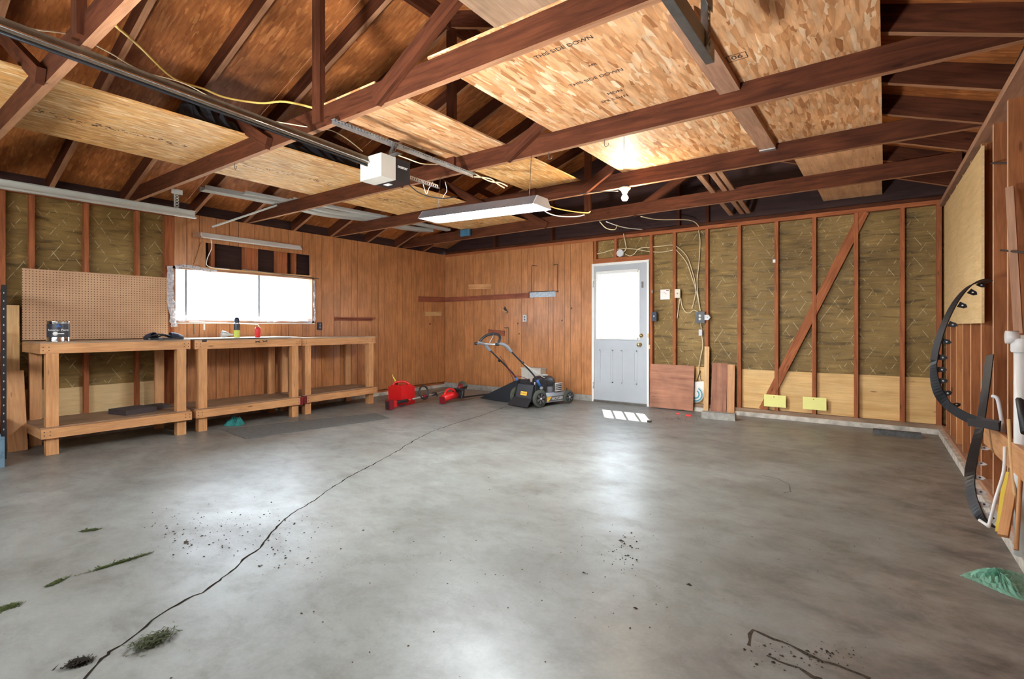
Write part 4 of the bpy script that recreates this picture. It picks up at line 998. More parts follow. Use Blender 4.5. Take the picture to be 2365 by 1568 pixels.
MB().hexa(V((0,-.045,.005)), (V((0,0,1)), V((1,0,0)), V((0,1,0))), .022, .01, .012).build('toggle', M['white'], t)
t = outlet(onY(1566, 678, YB), (0,-1,0), .075, .12, .03, 'cream', 'cream door opener wall control on a stud', duplex=False, nm='wall_control', cat='switch')
MB().hexa(V((0,-.031,.0)), (V((0,0,1)), V((1,0,0)), V((0,1,0))), .02, .02, .002).build('button', M['grey'], t)
t = outlet(onY(1619, 768, YB + .04), (0,-1,0), .045, .085, .03, 'lgrey', 'small grey cable joint box below the black outlet box', duplex=False, nm='joint_box', cat='junction box')
p = onY(1634, 733, YB - .02); t = empty('plug', p, label='grey plug-in device on the right side of the black outlet box', cat='plug')
MB().prism([V((-.03, 0, -.035)), V((.02, 0, -.035)), V((.045, 0, 0)), V((.02, 0, .035)), V((-.03, 0, .035))], (0, -.035, 0)).build('plug_body', M['lgrey'], t, .004)
MB().lathe([(0, 0), (.005, 0), (.005, .002), (0, .002)], (.01, -.036, 0), (0, -1, 0), 10).build('indicator', M['ink'], t)
p = onY(1434, 585, YB + .02); t = empty('junction_box', p, label='octagonal grey junction box above the door', cat='junction box')
MB().lathe([(0, .04), (.055, .04), (.058, .03), (.058, 0)], (0,0,0), (0,-1,0), 8, False).build('box', M['lgrey'], t)
p = onY(1536, 680, YB + .06); t = empty('paper_card', p, label='white paper card with faint writing pinned on the insulation beside the door', cat='paper')
MB().hexa(V((0,0,0)), (V((0,0,1)), V((1,0,0)), V((0,1,0))), .14, .135, .002).build('card', M['paper'], t)
mb = MB(); mb.hexa(V((.035,-.0015,.055)), (V((1,0,0)), V((0,0,1)), V((0,1,0))), .04, .012, .001); mb.hexa(V((0,-.0015,.02)), (V((1,0,-.8)).normalized(), V((.8,0,1)).normalized(), V((0,1,0))), .05, .004, .001); mb.build('writing', M['redd'], t)
p = onY(1506, 673, YB - .003); o = MB().hexa(V((0,0,0)), (V((0,0,1)), V((1,0,0)), V((0,1,0))), .04, .02, .012).build('door_bell_switch', M['grey']); o.location = p; tag(o, 'tiny dark latch piece on the stud right of the door', 'latch')
p = onY(1788, 603, YB - .006); o = MB().hexa(V((0,0,0)), (V((0,0,1)), V((1,0,0)), V((0,1,0))), .04, .03, .01).build('white_clip', M['white']); o.location = p; tag(o, 'small white clip on a stud of the open back wall', 'clip')
for u, v, lb, off in ((1789.5, 926, 'yellow card pinned low on the stud at the foot of the diagonal brace', 0), (1881, 932, 'yellow card pinned low on the stud right of the diagonal brace', 0)):
    p = onY(u, v, YB - .012); t = empty('yellow_card', p, label=lb, cat='card', group='yellow cards low on the back wall')
    MB().hexa(V((0,0,0)), (V((1,0,0)), V((0,0,1)), V((0,-1,0))), .245, .15, .004).build('card', M['ycard'], t)
    MB().lathe([(0,.004),(.005,.004),(.005,0)], (-.01, -.002, .05), (0,-1,0), 8).build('pin', M['ink'], t)

# cables on the back wall
def cable(pix, lab, mat='wire', r=.006, Y=YB + .03, nm='cable'):
    pts = smooth_path([onY(q[0], q[1], q[2] if len(q) > 2 else Y) for q in pix], 5)
    o = MB().tube(pts, r, 6).build(nm, M[mat], origin=pts[0]); return tag(o, lab, 'cable')
cable([(1375, 587), (1395, 583), (1415, 577), (1450, 574), (1478, 577), (1500, 581), (1530, 582), (1556, 577)], 'cream cable looping left of the junction box across the door header bays')
cable([(1444, 586), (1455, 591), (1465, 586), (1476, 574), (1500, 571), (1530, 568), (1558, 567), (1585, 590), (1600, 630), (1607, 665), (1604, 690), (1598, 713)], 'cream cable from the junction box bending down past the wall control')
cable([(1562, 577), (1585, 605), (1598, 640), (1606, 665), (1612, 690), (1617, 718)], 'second cream cable running down to the black outlet box')
cable([(1614, 534), (1617, 560), (1614, 610), (1610, 650), (1613, 690), (1618, 718)], 'cream cable coming straight down from the top plate to the outlet box')
cable([(1572, 688, YB), (1575, 706), (1583, 720), (1593, 722), (1602, 716), (1612, 720)], 'short cream cable from the wall control to the outlet box')
cable([(1570, 690, YB), (1567, 712), (1564, 735)], 'short loose cable end hanging under the wall control')
cable([(1618, 746), (1620, 760)], 'short cable between outlet box and joint box')
cable([(1621, 776), (1623, 800), (1618, 825), (1614, 855), (1618, 880), (1624, 900)], 'cream cable hanging from the joint box down to the reel')
cable([(1440, 540, YB - .1), (1444, 560, YB), (1446, 575, YB), (1440, 582, YB + .01)], 'cream cable dropping from the roof into the junction box')
cable([(1480, 500, 6.0), (1520, 507, 6.4), (1590, 508, 6.9), (1612, 520, YB - .01), (1614, 534, YB + .02)], 'cream cable sagging from the rear truss over to the back wall')
cable([(1385, 512, 5.9), (1400, 527, 5.9), (1420, 530, 6.0), (1425, 520, 6.1)], 'short cable loop hanging under the rear truss, left of the bulb')
cable([(1400, 512, 5.9), (1440, 525, 6.3), (1485, 530, 6.8)], 'grey white cable running from the rear truss to the back wall plate', 'wirew')
cable([(1246, 474, 4.62), (1262, 490, 4.60), (1290, 499, 4.6), (1330, 500, 4.6), (1350, 496, 4.62)], 'white cable loop hanging right of the shop light', 'wirew')
cable([(1262, 470, 4.66), (1280, 480, 4.6), (1320, 488, 4.6), (1355, 492, 4.62), (1363, 488, 4.64)], 'yellow cable loop hanging right of the shop light', 'wirey')
cable([(1340, 448, 4.55), (1380, 443, 4.6), (1428, 441, 4.66)], 'black wire running along the truss to the bare bulb', 'black', .004)
cable([(1095, 408, 3.5), (1130, 412, 3.5), (1150, 425, 3.5), (1165, 434, 3.5)], 'cream cable end right of the perforated angle', 'wire', .006)
cable([(1095, 400, 3.5), (1130, 418, 3.5), (1155, 422, 3.5), (1172, 430, 3.5)], 'second cream cable end right of the perforated angle', 'wire', .006)
cable([(935, 416, 2.66), (960, 440, 2.9), (985, 452, 3.1), (1020, 458, 3.2), (1050, 455, 3.3)], 'black cord from the opener motor to the hanging shop light', 'black', .005)
cable([(975, 415, 3.0), (980, 435, 3.0), (985, 448, 3.05), (990, 436, 3.05), (1000, 420, 3.1)], 'tangled white bell wire hanging below the rear opener strap', 'wirew', .003)
cable([(1028, 420, 3.3), (1032, 440, 3.3), (1025, 452, 3.3), (1022, 460, 3.3)], 'white wire dangling above the shop light', 'wirew', .003)
cable([(915, 357, 2.6), (940, 366, 2.5), (975, 378, 2.6), (1010, 380, 2.9)], 'cream wire running behind the opener motor along the angle', 'wire', .004)
cable([(262, 55, .80), (320, 105, 1.1), (400, 180, 1.5), (470, 205, 1.8), (520, 225, 1.9), (600, 238, 1.98), (660, 235, 2.0), (742, 254, 2.03)], 'yellow cable swooping across the left trusses to the king post', 'wirey', .008)
cable([(0, 52, .5), (80, 68, .62), (170, 82, .8), (250, 120, 1.0), (330, 165, 1.3), (430, 195, 1.6), (560, 262, 1.85), (690, 290, 2.0), (760, 300, 2.2), (800, 320, 2.3), (838, 350, 2.42)], 'thin white wire draped along the opener rail', 'wire', .004)
for u, v, y, lb in ((542, 366, 2.06, 'small wire hook under the large truss at left'), (1047, 545, 6.0, 'bent steel hook hanging below the blue rag'), (1396, 330, 3.38, 'black hook under the truss behind the opener, toward the right'), (1267, 378, 3.38, 'tiny hook under the truss above the shop light')):
    p = onY(u, v, y); p.z = HT
    o = MB().tube(smooth_path([p, p + V((0,0,-.04)), p + V((.015,0,-.055)), p + V((.03,0,-.045)), p + V((.03,0,-.03))], 4), .003, 6).build('wire_hook', M['steeld'], origin=p); tag(o, lb, 'hook')
p = onY(1443, 395, 3.4); o = MB().tube([(p.x, 3.39, HT), (p.x, 3.38, p.z)], .0015, 5).build('hanging_string', M['ink']); tag(o, 'thin dark string hanging from the truss above the bulb', 'string')

# things leaning against the back wall
def leanY(u0, u1, zt, yb_, yt, mat, lab, nm='plank', th=.018, cat='board', tilt=0):
    a, b = xY(u0, yb_), xY(u1, yb_); c = V(((a+b)/2, (yt+yb_)/2, zt/2 + .004)); l = V((tilt, yt - yb_, zt)); L = l.length; l.normalize()
    w_ = (V((1,0,0)) - l*l.x).normalized(); o = MB().hexa(c, (l, w_, l.cross(w_)), L, b - a, th).build(nm, M[mat], origin=c); return tag(o, lab, cat)
a, b = xY(1499, 7.0), xY(1600, 7.0)
c = V(((a+b)/2, 7.045, .315)); l = V((0, .06, .60)).normalized()
o = MB().hexa(c, (V((1,0,0)), l, V((1,0,0)).cross(l)), b - a, .61, .014).build('plywood_offcut', M['reddoorply'], origin=c); tag(o, 'square reddish plywood offcut leaning on the wall right of the door', 'plywood')
leanY(1625, 1636, .88, 7.03, 7.085, 'pale', 'narrow pale lath leaning on the stud right of the reel', 'lath', .02)
leanY(1641, 1677, .66, 7.06, 7.15, 'reddoorply', 'wide dark weathered plank between two studs of the back wall', 'plank')
leanY(1679, 1696, .65, 7.06, 7.10, 'bench', 'light orange plank between two studs, right of the dark plank', 'plank', .02)
# reel with printed card disc
p = onY(1607, 910, 7.03); t = empty('cable_reel', (p.x, 7.10, 0), label='white and teal printed spool disc standing between plywood offcut and stud', cat='spool')
zc = onY(1607, 912, 7.03).z
MB().lathe([(0, -.01), (.115, -.01), (.115, .0), (0, .0)], (-.03, 0, zc - .0), (0, -1, 0), 40).build('disc', M['paper'], t)
for r0, r1, mt in ((.045, .062, 'teal'), (.066, .080, 'pvc'), (.084, .10, 'teal')):
    mb = MB(); n = 18
    for k in range(n):
        a0 = -math.pi*.5 + math.pi*k/n - .5; a1 = a0 + math.pi/n
        mb.face([V((-.03 + r*math.cos(a_), -.003 - .0, zc + r*math.sin(a_))) for r, a_ in ((r0, a0), (r1, a0), (r1, a1), (r0, a1))])
    mb.build('printed_arc', M[mt], t)
MB().hexa(V((.02, .012, zc + .10)), (V((1,0,.12)).normalized(), V((-.12,0,1)).normalized(), V((0,1,0))), .14, .15, .004).build('printed_card', M['paper'], t)
MB().tube([(-.02, .015, zc + .15), (.03, .03, zc + .32)], .006).build('rod', M['black'], t)
# blocks on the floor
A = [onZ(*q, 0) for q in ((1619, 966), (1697, 973))]
def block(p, q, W, H_, mat, lab, nm):
    p = V(p); q = V(q); o = MB().bar(p + V((0,0,H_/2)), q + V((0,0,H_/2)), H_, W, (0,0,1)).build(nm, M[mat], origin=(p+q)/2, bevel=.012); return tag(o, lab, 'block')
block(A[0] + V((0,.05,0)), A[1] + V((0,.05,0)), .10, .085, 'conc', 'grey concrete block lying on the floor at the foot of the planks', 'concrete_block')
A = [onZ(*q, 0) for q in ((2016, 1002), (2128, 1013))]
block(A[0] + V((0,.04,0)), A[1] + V((0,.04,0)), .08, .05, 'concd', 'dark asphalt-like block on the floor near the right rear corner', 'asphalt_block')
for u, v, s, lb in ((1590, 961, .035, 'small red plastic scrap on the floor before the plywood offcut, larger one'), (1566, 957, .02, 'tiny red plastic scrap on the floor before the plywood offcut')):
    p = onZ(u, v, 0); o = MB().hexa(V((0,0,.011)), (V((1,.2,0)).normalized(), V((-.2,1,0)).normalized(), V((0,0,1))), s*2, s, .02).build('red_scrap', M['red'], bevel=.006); o.location = p; tag(o, lb, 'scrap')
p = onZ(1500, 975, 0)
o = MB().hexa(V((0,0,.012)), (V((1,.2,0)).normalized(), V((-.2,1,0)).normalized(), V((0,0,1))), .05, .035, .02).build('dirt_clod', M['dirt'], bevel=.008); o.location = p; tag(o, 'brown dirt clod at the right end of the sunlit patch', 'dirt clod')

# ---------------- gas can
t = empty('gas_can', (onZ(925, 934, 0).x, onZ(925, 934, 0).y + .02, 0), R(-2), label='red plastic gas can with a yellow spout beside the rightmost workbench', cat='gas can')
ang = math.atan2(CAM.y - t.location.y, CAM.x - t.location.x); t.rotation_euler.z = ang - R(45)
MB().box(-.135, .135, -.135, .135, .004, .27).build('can_body', M['red'], t, .035)
mb = MB(); mb.prism([V((-.11, -.11, .262)), V((.11, -.11, .262)), V((.11, .11, .262)), V((-.11, .11, .262))], (0, 0, .03)); mb.build('shoulder', M['red'], t, .02)
MB().tube(smooth_path([(.09, -.09, .28), (.06, -.06, .325), (-.03, .03, .335), (-.08, .08, .29)]), .017, 10).build('handle', M['red'], t)
MB().lathe([(.035, .28), (.035, .32), (.02, .325), (0, .325)], (.02, -.10, 0), n=18).build('cap', M['black'], t)
MB().tube(smooth_path([(.02, -.10, .32), (.025, -.115, .36), (.03, -.14, .40), (.02, -.17, .43)]), [.012]*6 + [.009]*6 + [.006]*7, 8).build('spout', M['yellowp'], t)
MB().lathe([(.02, .28), (.02, .30), (0, .302)], (-.09, .05, 0), n=16).build('vent_cap', M['yellowp'], t)

# ---------------- string trimmer
pa = V((onZ(900, 947, 0).x, onZ(900, 947, 0).y, .075)); pb_ = onY(1066, 894, 6.35); pb_.z = .14
t = empty('string_trimmer', pa, label='string trimmer with red motor end lying on the floor before the gas can', cat='string trimmer')
D = pb_ - pa; dn = D.normalized(); sd2 = dn.cross(V((0,0,1))).normalized(); u2 = sd2.cross(dn)
def al(s_, a=0, b=0): return dn*s_ + sd2*a + u2*b
Ln = D.length
MB().tube([al(.1), al(Ln - .08)], .0135, 12).build('shaft', M['steel'], t)
MB().hexa(al(.0), (u2, sd2, dn), .125, .085, .08).build('battery', M['redd'], t, .012)
MB().hexa(al(-.048), (u2, sd2, dn), .10, .05, .004).build('battery_plate', M['black'], t)
MB().hexa(al(.065, 0, .0), (dn, u2, sd2), .07, .09, .075).build('motor_housing', M['red'], t, .014)
MB().tube([al(.10), al(.16, 0, .01), al(.36)], [.03, .024, .022], 12).build('rear_grip', M['black'], t)
MB().tube([al(.36), al(.44)], .024, 12).build('red_collar', M['red'], t)
MB().tube(smooth_path([al(.18, 0, -.02), al(.22, 0, -.055), al(.30, 0, -.05), al(.34, 0, -.02)]), .008).build('trigger_guard', M['black'], t)
# D handle
dh = [al(.72 + .10*math.sin(a_)*1.0, .02*math.cos(a_), .06 - .095*math.cos(a_)) for a_ in [2*math.pi*k/14 for k in range(14)]]
MB().tube(dh, .014, 8, closed=True).build('loop_handle', M['black'], t)
MB().tube([al(.68), al(.76)], .026, 10).build('handle_clamp', M['redd'], t)
MB().tube([al(.92), al(1.0)], .025, 10).build('coupler', M['black'], t)
mb = MB().tube([al(1.02), al(1.03, .0, -.05)], .009, 8); mb.build('coupler_knob', M['black'], t)
MB().tube([al(Ln - .10), al(Ln - .02, 0, .02), al(Ln + .05, 0, .02)], [.018, .045, .05], 14).build('trimmer_head', M['redd'], t)
mb = MB(); n = 10
for k in range(n):
    a0 = -1.3 + 2.6*k/n; a1 = -1.3 + 2.6*(k+1)/n
    mb.prism([al(Ln-.03, .04*math.sin(a0), .04*math.cos(a0)), al(Ln+.03, .10*math.sin(a0), .10*math.cos(a0)), al(Ln+.03, .10*math.sin(a1), .10*math.cos(a1)), al(Ln-.03, .04*math.sin(a1), .04*math.cos(a1))], dn*.008)
mb.build('debris_guard', M['tyre'], t)
MB().tube([al(Ln + .04), al(Ln + .10)], .045, 14).build('line_spool', M['tyre'], t)

# ---------------- hedge trimmer
pa = onZ(1045, 930, 0); pa.z = .06; pb_ = onZ(1118, 918, 0); pb_.z = .05
t = empty('hedge_trimmer', pa, label='red cordless hedge trimmer with twin dark bars lying left of the mower', cat='hedge trimmer')
D = pb_ - pa; D.z = 0; dn = D.normalized(); sd2 = dn.cross(V((0,0,1))).normalized(); u2 = V((0,0,1))
MB().tube([al(-.20, 0, .02), al(-.05, 0, .055), al(.08, 0, .04)], [.055, .062, .05], 12).build('motor_body', M['red'], t)
MB().hexa(al(-.20, 0, .0), (u2, sd2, dn), .10, .085, .05).build('battery', M['redd'], t, .01)
MB().tube(smooth_path([al(-.18, 0, .06), al(-.10, 0, .15), al(.02, 0, .13), al(.07, 0, .06)]), .017, 8).build('rear_handle', M['red'], t)
MB().tube(smooth_path([al(.10, -.09, .0), al(.12, -.09, .12), al(.12, .09, .12), al(.10, .09, .0)]), .015, 8).build('front_handle', M['black'], t)
mb = MB(); mb.prism([al(.14, -.10, .0), al(.14, .10, .0), al(.17, .09, .14), al(.17, -.09, .14)], dn*.006); mb.build('hand_guard', M['black'], t)
for s_ in (-.02, .02): MB().bar(al(.12, s_, .0), al(.95, s_, -.02), .018, .010, u2).build('blade_bar', M['blackg'], t)
mb = MB()
for k in range(24): mb.hexa(al(.2 + k*.03, 0, -.012), (sd2, dn, u2), .075, .008, .003)
mb.build('blade_teeth', M['steeld'], t)

# ---------------- lawn mower
MX = V((-3.97, 6.10, 0)); hd = R(-12.1)
t = empty('lawn_mower', (0, 0, 0), hd, label='black walk-behind lawn mower facing the back wall left of the door', cat='lawn mower')
off = Matrix.Rotation(hd, 3, 'Z') @ V((.24, 0, 0)); t.location = MX - off
tw = .24
def wheel(x, y, r, nm='wheel'):
    o = MB().lathe([(r*.62, -.022), (r*.95, -.024), (r, -.016), (r, .016), (r*.95, .024), (r*.62, .022)], (x, y, r), (1, 0, 0), 32).build(nm, M['tyre'], t)
    sx = 1 if x > 0 else -1
    MB().lathe([(0, .004), (r*.72, .004), (r*.72, .014), (r*.64, .014), (r*.60, .008), (0, .010)], (x + sx*.010, y, r), (sx, 0, 0), 32).build('hub_cap', M['black'], o)
    mb = MB()
    for k in range(6):
        a_ = 2*math.pi*k/6 + .3; e = V((0, math.cos(a_), math.sin(a_))); e2 = V((0, -e.z, e.y)); c = V((x + sx*.026, y, r))
        mb.prism([c + e*r*.15 + e2*r*.05, c + e*r*.60 + e2*r*.17, c + e*r*.60 - e2*r*.17, c + e*r*.15 - e2*r*.05], (sx*.004, 0, 0))
    mb.build('spokes', M['deck'], o)
    MB().lathe([(0, 0), (r*.13, 0), (r*.13, .008), (0, .010)], (x + sx*.024, y, r), (sx, 0, 0), 12).build('axle_cap', M['lgrey'], o)
wheel(tw, 0, .125); wheel(-tw, 0, .125); wheel(tw + .005, .60, .098); wheel(-tw - .005, .60, .098)
# deck with rounded front
mb = MB(); pr = []
def deckline(w_, y0, y1):
    P = [V((-w_, y0, 0)), V((w_, y0, 0))]
    for k in range(11): a_ = math.pi*k/10; P.append(V((w_*math.cos(a_), y1 + .10*math.sin(a_), 0)))
    return P
lo = deckline(.235, .05, .58); hi = deckline(.195, .08, .55)
n = len(lo)
for i in range(n):
    j = (i+1) % n; a, b = lo[i], lo[j]; c, d = hi[j], hi[i]; z0_, z1_, z2_ = V((0,0,.055)), V((0,0,.135)), V((0,0,.185))
    mb.face([a + z0_, b + z0_, b + z1_, a + z1_]); mb.face([a + z1_, b + z1_, c + z2_, d + z2_])
mb.face([p + V((0,0,.185)) for p in hi]); dk = mb.build('deck', M['deck'], t)
text('deck_lettering', 'RECYCLER', .05, (.2365, .37, .098), (0, 1, 0), (0, 0, 1), M['white'], dk)
MB().prism([V((.2358, .14, .13)), V((.2358, .25, .13)), V((.2358, .19, .07)), V((.2358, .15, .06))], (.001, 0, 0)).build('yellow_sticker', M['yellow'], dk)
MB().prism([p*1.02 + V((0,0,.052)) for p in lo], (0, 0, .012)).build('deck_rim', M['grey'], t)
# rear body, door and flap
MB().box(-.20, .20, -.02, .14, .10, .30).build('rear_body', M['black'], t, .02)
rd = MB().prism([V((-.165, -.10, .12)), V((-.165, -.05, .31)), V((-.165, -.02, .31)), V((-.165, -.02, .12))], (.33, 0, 0)).build('rear_door', M['black'], t, .012)
MB().bar((.0 - .065, -.088, .185), (.065, -.088, .185), .055, .002, (0, .25, 1)).build('yellow_label', M['yellow'], rd)
text('label_text', 'RECYCLER', .022, (0, -.0905, .185), (1, 0, 0), (0, .25, 1), M['ink'], rd)
MB().prism([V((-.19, -.11, .12)), V((.19, -.11, .12)), V((.205, -.21, .012)), V((-.205, -.21, .012))], (0, -.004, .006)).build('rear_flap', M['black'], t)
for sx in (-1, 1):
    MB().prism([V((sx*.195, -.06, .13)), V((sx*.195, -.05, .34)), V((sx*.195, .02, .37)), V((sx*.195, .10, .30)), V((sx*.195, .12, .13))], (sx*.018, 0, 0)).build('side_bracket', M['black'], t, .006)
    MB().tube([(sx*.225, .02, .30), (sx*.225, -.04, .395)], .018, 10).build('blue_bracket', M['blue'], t)
    MB().lathe([(0, .025), (.022, .025), (.026, .010), (.026, 0)], (sx*.225, .04, .27), (sx, 0, 0), 12).build('adjust_knob', M['grey'], t)
    MB().tube(smooth_path([(sx*.225, .0, .33), (sx*.225, -.12, .48), (sx*.225, -.55, .83)], 4), .0115, 10).build('lower_handle', M['steeld'] if False else M['black'], t)
    MB().tube(smooth_path([(sx*.225, -.53, .81), (sx*.225, -.60, .875), (sx*.215, -.67, .915), (sx*.19, -.76, .925)], 5), [.022]*15 + [.02], 10).build('grip_arm', M['grey'], t)
    MB().lathe([(0, .03), (.014, .03), (.018, .01), (.018, 0)], (sx*.237, -.34, .655), (sx, 0, 0), 12).build('clamp_knob', M['black'], t)
MB().tube([(-.235, -.78, .915), (.235, -.78, .915)], .013, 12).build('cross_bar', M['steel'], t)
for sx in (-1, 1): MB().lathe([(0, .012), (.02, .012), (.02, -.03), (.013, -.03)], (sx*.235, -.78, .915), (sx, 0, 0), 14).build('bar_end', M['black'], t)
MB().tube(smooth_path([(-.20, -.74, .93), (-.19, -.70, .985), (-.12, -.66, 1.035), (0, -.64, 1.05), (.12, -.66, 1.035), (.19, -.70, .985), (.20, -.74, .93)], 6), .018, 10).build('bail_loop', M['black'], t)
MB().tube([(0, -.65, 1.045), (.02, -.74, .93)], .006, 6).build('bail_rod', M['steel'], t)
MB().tube(smooth_path([(.235, -.34, .655), (.22, -.05, .50), (.17, .14, .415), (.12, .22, .40)], 5), .005, 6).build('starter_rope', M['wirew'], t)
MB().tube(smooth_path([(-.20, -.30, .68), (-.16, -.16, .45), (-.10, -.05, .42), (-.02, .06, .36)], 5), .004, 6).build('control_cable', M['redd'], t)
MB().tube(smooth_path([(-.225, -.35, .73), (-.25, -.15, .5), (-.24, -.04, .3)], 5), .004, 6).build('control_cable', M['black'], t)
# engine
MB().lathe([(.15, .185), (.155, .24), (.15, .28)], (0, .32, 0), n=28).build('engine_block', M['grey'], t)
ec = MB().lathe([(.165, .27), (.172, .32), (.165, .37), (.12, .405), (.05, .415), (0, .415)], (0, .32, 0), n=32).build('engine_shroud', M['black'], t)
MB().lathe([(.06, .414), (.06, .424), (0, .426)], (0, .32, 0), n=24).build('recoil_cover', M['grey'], ec)
MB().box(-.03, .05, .30, .36, .425, .435).build('starter_grip', M['beige'], t, .004)
MB().box(.04, .17, .08, .22, .22, .37).build('fuel_tank', M['black'], t, .03)
MB().lathe([(.03, .37), (.03, .395), (0, .397)], (.09, .15, 0), n=16).build('fuel_cap', M['black'], t)
mf = MB().box(.15, .20, .36, .50, .20, .30).build('muffler', M['steeld'], t, .008)
MB().tube([(.205, .36, .20), (.205, .50, .20), (.205, .50, .31), (.205, .36, .31)], .010, 8, closed=True).build('muffler_guard', M['lgrey'], mf)
mb = MB()
for z in (.228, .256, .284): mb.tube([(.208, .37, z), (.208, .49, z)], .005, 6)
mb.build('guard_slats', M['lgrey'], mf)
MB().box(-.02, .08, -.02, .05, .30, .345).build('control_box', M['blackg'], t, .01)
MB().box(-.17, -.02, .0, .05, .30, .37).build('height_lever_box', M['black'], t, .01)
MB().box(.06, .10, .045, .053, .31, .345).build('sticker', M['lgrey'], t)
MB().tube([(tw - .03, .56, .12), (tw - .02, .60, .23)], .008, 6).build('height_lever', M['black'], t)
# collecting bag pulled to the left side
mi = Matrix.Rotation(-hd, 3, 'Z'); tip = mi @ (onZ(1109, 921, 0) - t.location)
p1 = V((-.22, -.02, .01)); p2 = V((-.22, -.02, .36)); p3 = V((-.20, .22, .36)); p4 = V((-.20, .35, .01))
mb = MB(); tp = V((tip.x, tip.y, .012)); tp2 = V((tip.x, tip.y, .02))
for f in ((p1, p2, tp2, tp), (p2, p3, tp2), (p3, p4, tp, tp2), (p1, p4, p3, p2), (p1, tp, p4)): mb.face(list(f))
mb.build('grass_bag', M['blackcloth'], t)
# pale bin behind the mower
a = xY(1211, 7.0); b = xY(1255, 7.0)
t = empty('plastic_bin', ((a+b)/2, 6.985, 0), label='pale beige panel-sided bin against the wall behind the mower', cat='bin')
MB().box(-(b-a)/2, (b-a)/2, -.07, .09, .0, .455).build('bin_body', M['beige'], t, .012)
for x in (-.055, .055): MB().box(x - .004, x + .004, -.074, -.068, .03, .43).build('rib', M['lgrey'], t)
MB().box(-(b-a)/2 - .01, (b-a)/2 + .01, -.08, .10, .455, .475).build('lid', M['beige'], t, .006)

# ================================================================== right wall clutter
# yellow plywood panel on the studs
ya, yb_ = yX(2274, .54), 6.80
a = V((XR(ya) - .012, ya, 1.78)); b = V((XR(yb_) - .012, yb_, 1.78))
o = MB().bar(a, b, 1.20, .014, (0, 0, 1)).build('plywood_board', M['plyY'], origin=(a+b)/2); tag(o, 'pale yellow plywood panel nailed high on the right wall studs', 'plywood')
# black landscape edging coil
def ribbon(P, wdir, W, T, nm, mat, parent):
    mb = MB(); N_ = len(P); rows = []
    for i, p in enumerate(P):
        tg = (P[min(i+1, N_-1)] - P[max(i-1, 0)]).normalized(); w_ = wdir(i / (N_-1), tg); w_ = (w_ - tg*w_.dot(tg)).normalized(); n = tg.cross(w_)
        rows.append([p + w_*W/2 + n*T/2, p - w_*W/2 + n*T/2, p - w_*W/2 - n*T/2, p + w_*W/2 - n*T/2])
    for a, b in zip(rows, rows[1:]):
        for k in range(4): mb.face([a[k], a[(k+1)%4], b[(k+1)%4], b[k]])
    mb.face(rows[0]); mb.face(rows[-1][::-1]); return mb.build(nm, mat, parent)
org = V((.5, 4.0, 0))
t = empty('garden_edging', org, label='black plastic lawn edging strip looped and hung on the right wall studs', cat='lawn edging')
pix1 = [(2282, 652, 4.12), (2262, 650, 4.08), (2235, 664, 4.05), (2205, 700, 4.02), (2178, 755, 4.0), (2160, 815, 4.0), (2157, 860, 4.0), (2165, 900, 4.0), (2188, 935, 4.0), (2225, 960, 3.9), (2262, 974, 3.8), (2310, 984, 3.6)]
P1 = [q - org for q in smooth_path([onY(*q) for q in pix1], 6)]
ribbon(P1, lambda s_, tg: V((.5, -.75, .35)) if s_ < .5 else V((.2, -.35, .9)), .055, .006, 'edging_strip', M['blackg'], t)
pix2 = [(2286, 820, 4.2), (2276, 900, 4.1), (2262, 990, 4.0), (2248, 1050, 3.8), (2240, 1100, 3.6), (2245, 1150, 3.5), (2262, 1190, 3.42), (2282, 1211, 3.40), (2296, 1214, 3.4)]
P2 = [q - org for q in smooth_path([onY(*q) for q in pix2], 6)]
ribbon(P2, lambda s_, tg: V((.55, -.75, .1)), .05, .006, 'edging_strip', M['blackg'], t)
a, b = onY(2236, 975, 3.8) - org, onY(2308, 985, 3.55) - org
MB().bar(a, b, .04, .006, (0, 0, 1)).build('edging_strip', M['blackg'], t)
def tabs(P, ks, mat, side):
    for k in ks:
        p = P[k]; tg = (P[k+1] - P[k-1]).normalized(); n = V((1, 0, 0)) - tg*tg.x; n.normalize(); n *= side
        b_ = tg.cross(n); s_ = .017
        o = MB().prism([p + n*.018 - tg*s_, p + n*.05 - tg*s_*.8, p + n*.062, p + n*.05 + tg*s_*.8, p + n*.018 + tg*s_], b_*.004).build('stake_tab', mat, t)
        MB().lathe([(0, 0), (.005, 0), (.005, .008), (0, .008)], p + n*.038 - b_*.002, b_, 10).build('hole', M['lgrey'] if mat == M['blackg'] else M['ink'], o)
tabs(P1, [8, 13, 18, 23, 27, 31, 35, 39, 44, 49], M['blackg'], 1)
tabs(P2, [16, 20, 24, 28, 32, 37, 41], M['lgrey'], 1)
# horizontal board
a = onX(2277, 998, .50); b = onX(2365, 1072, .49); b = a + (b - a) * 1.15
o = MB().bar(a, b, .135, .022, (0, 0, 1)).build('rail_board', M['bench'], origin=a); tag(o, 'plain orange board nailed low across the right wall studs', 'board')
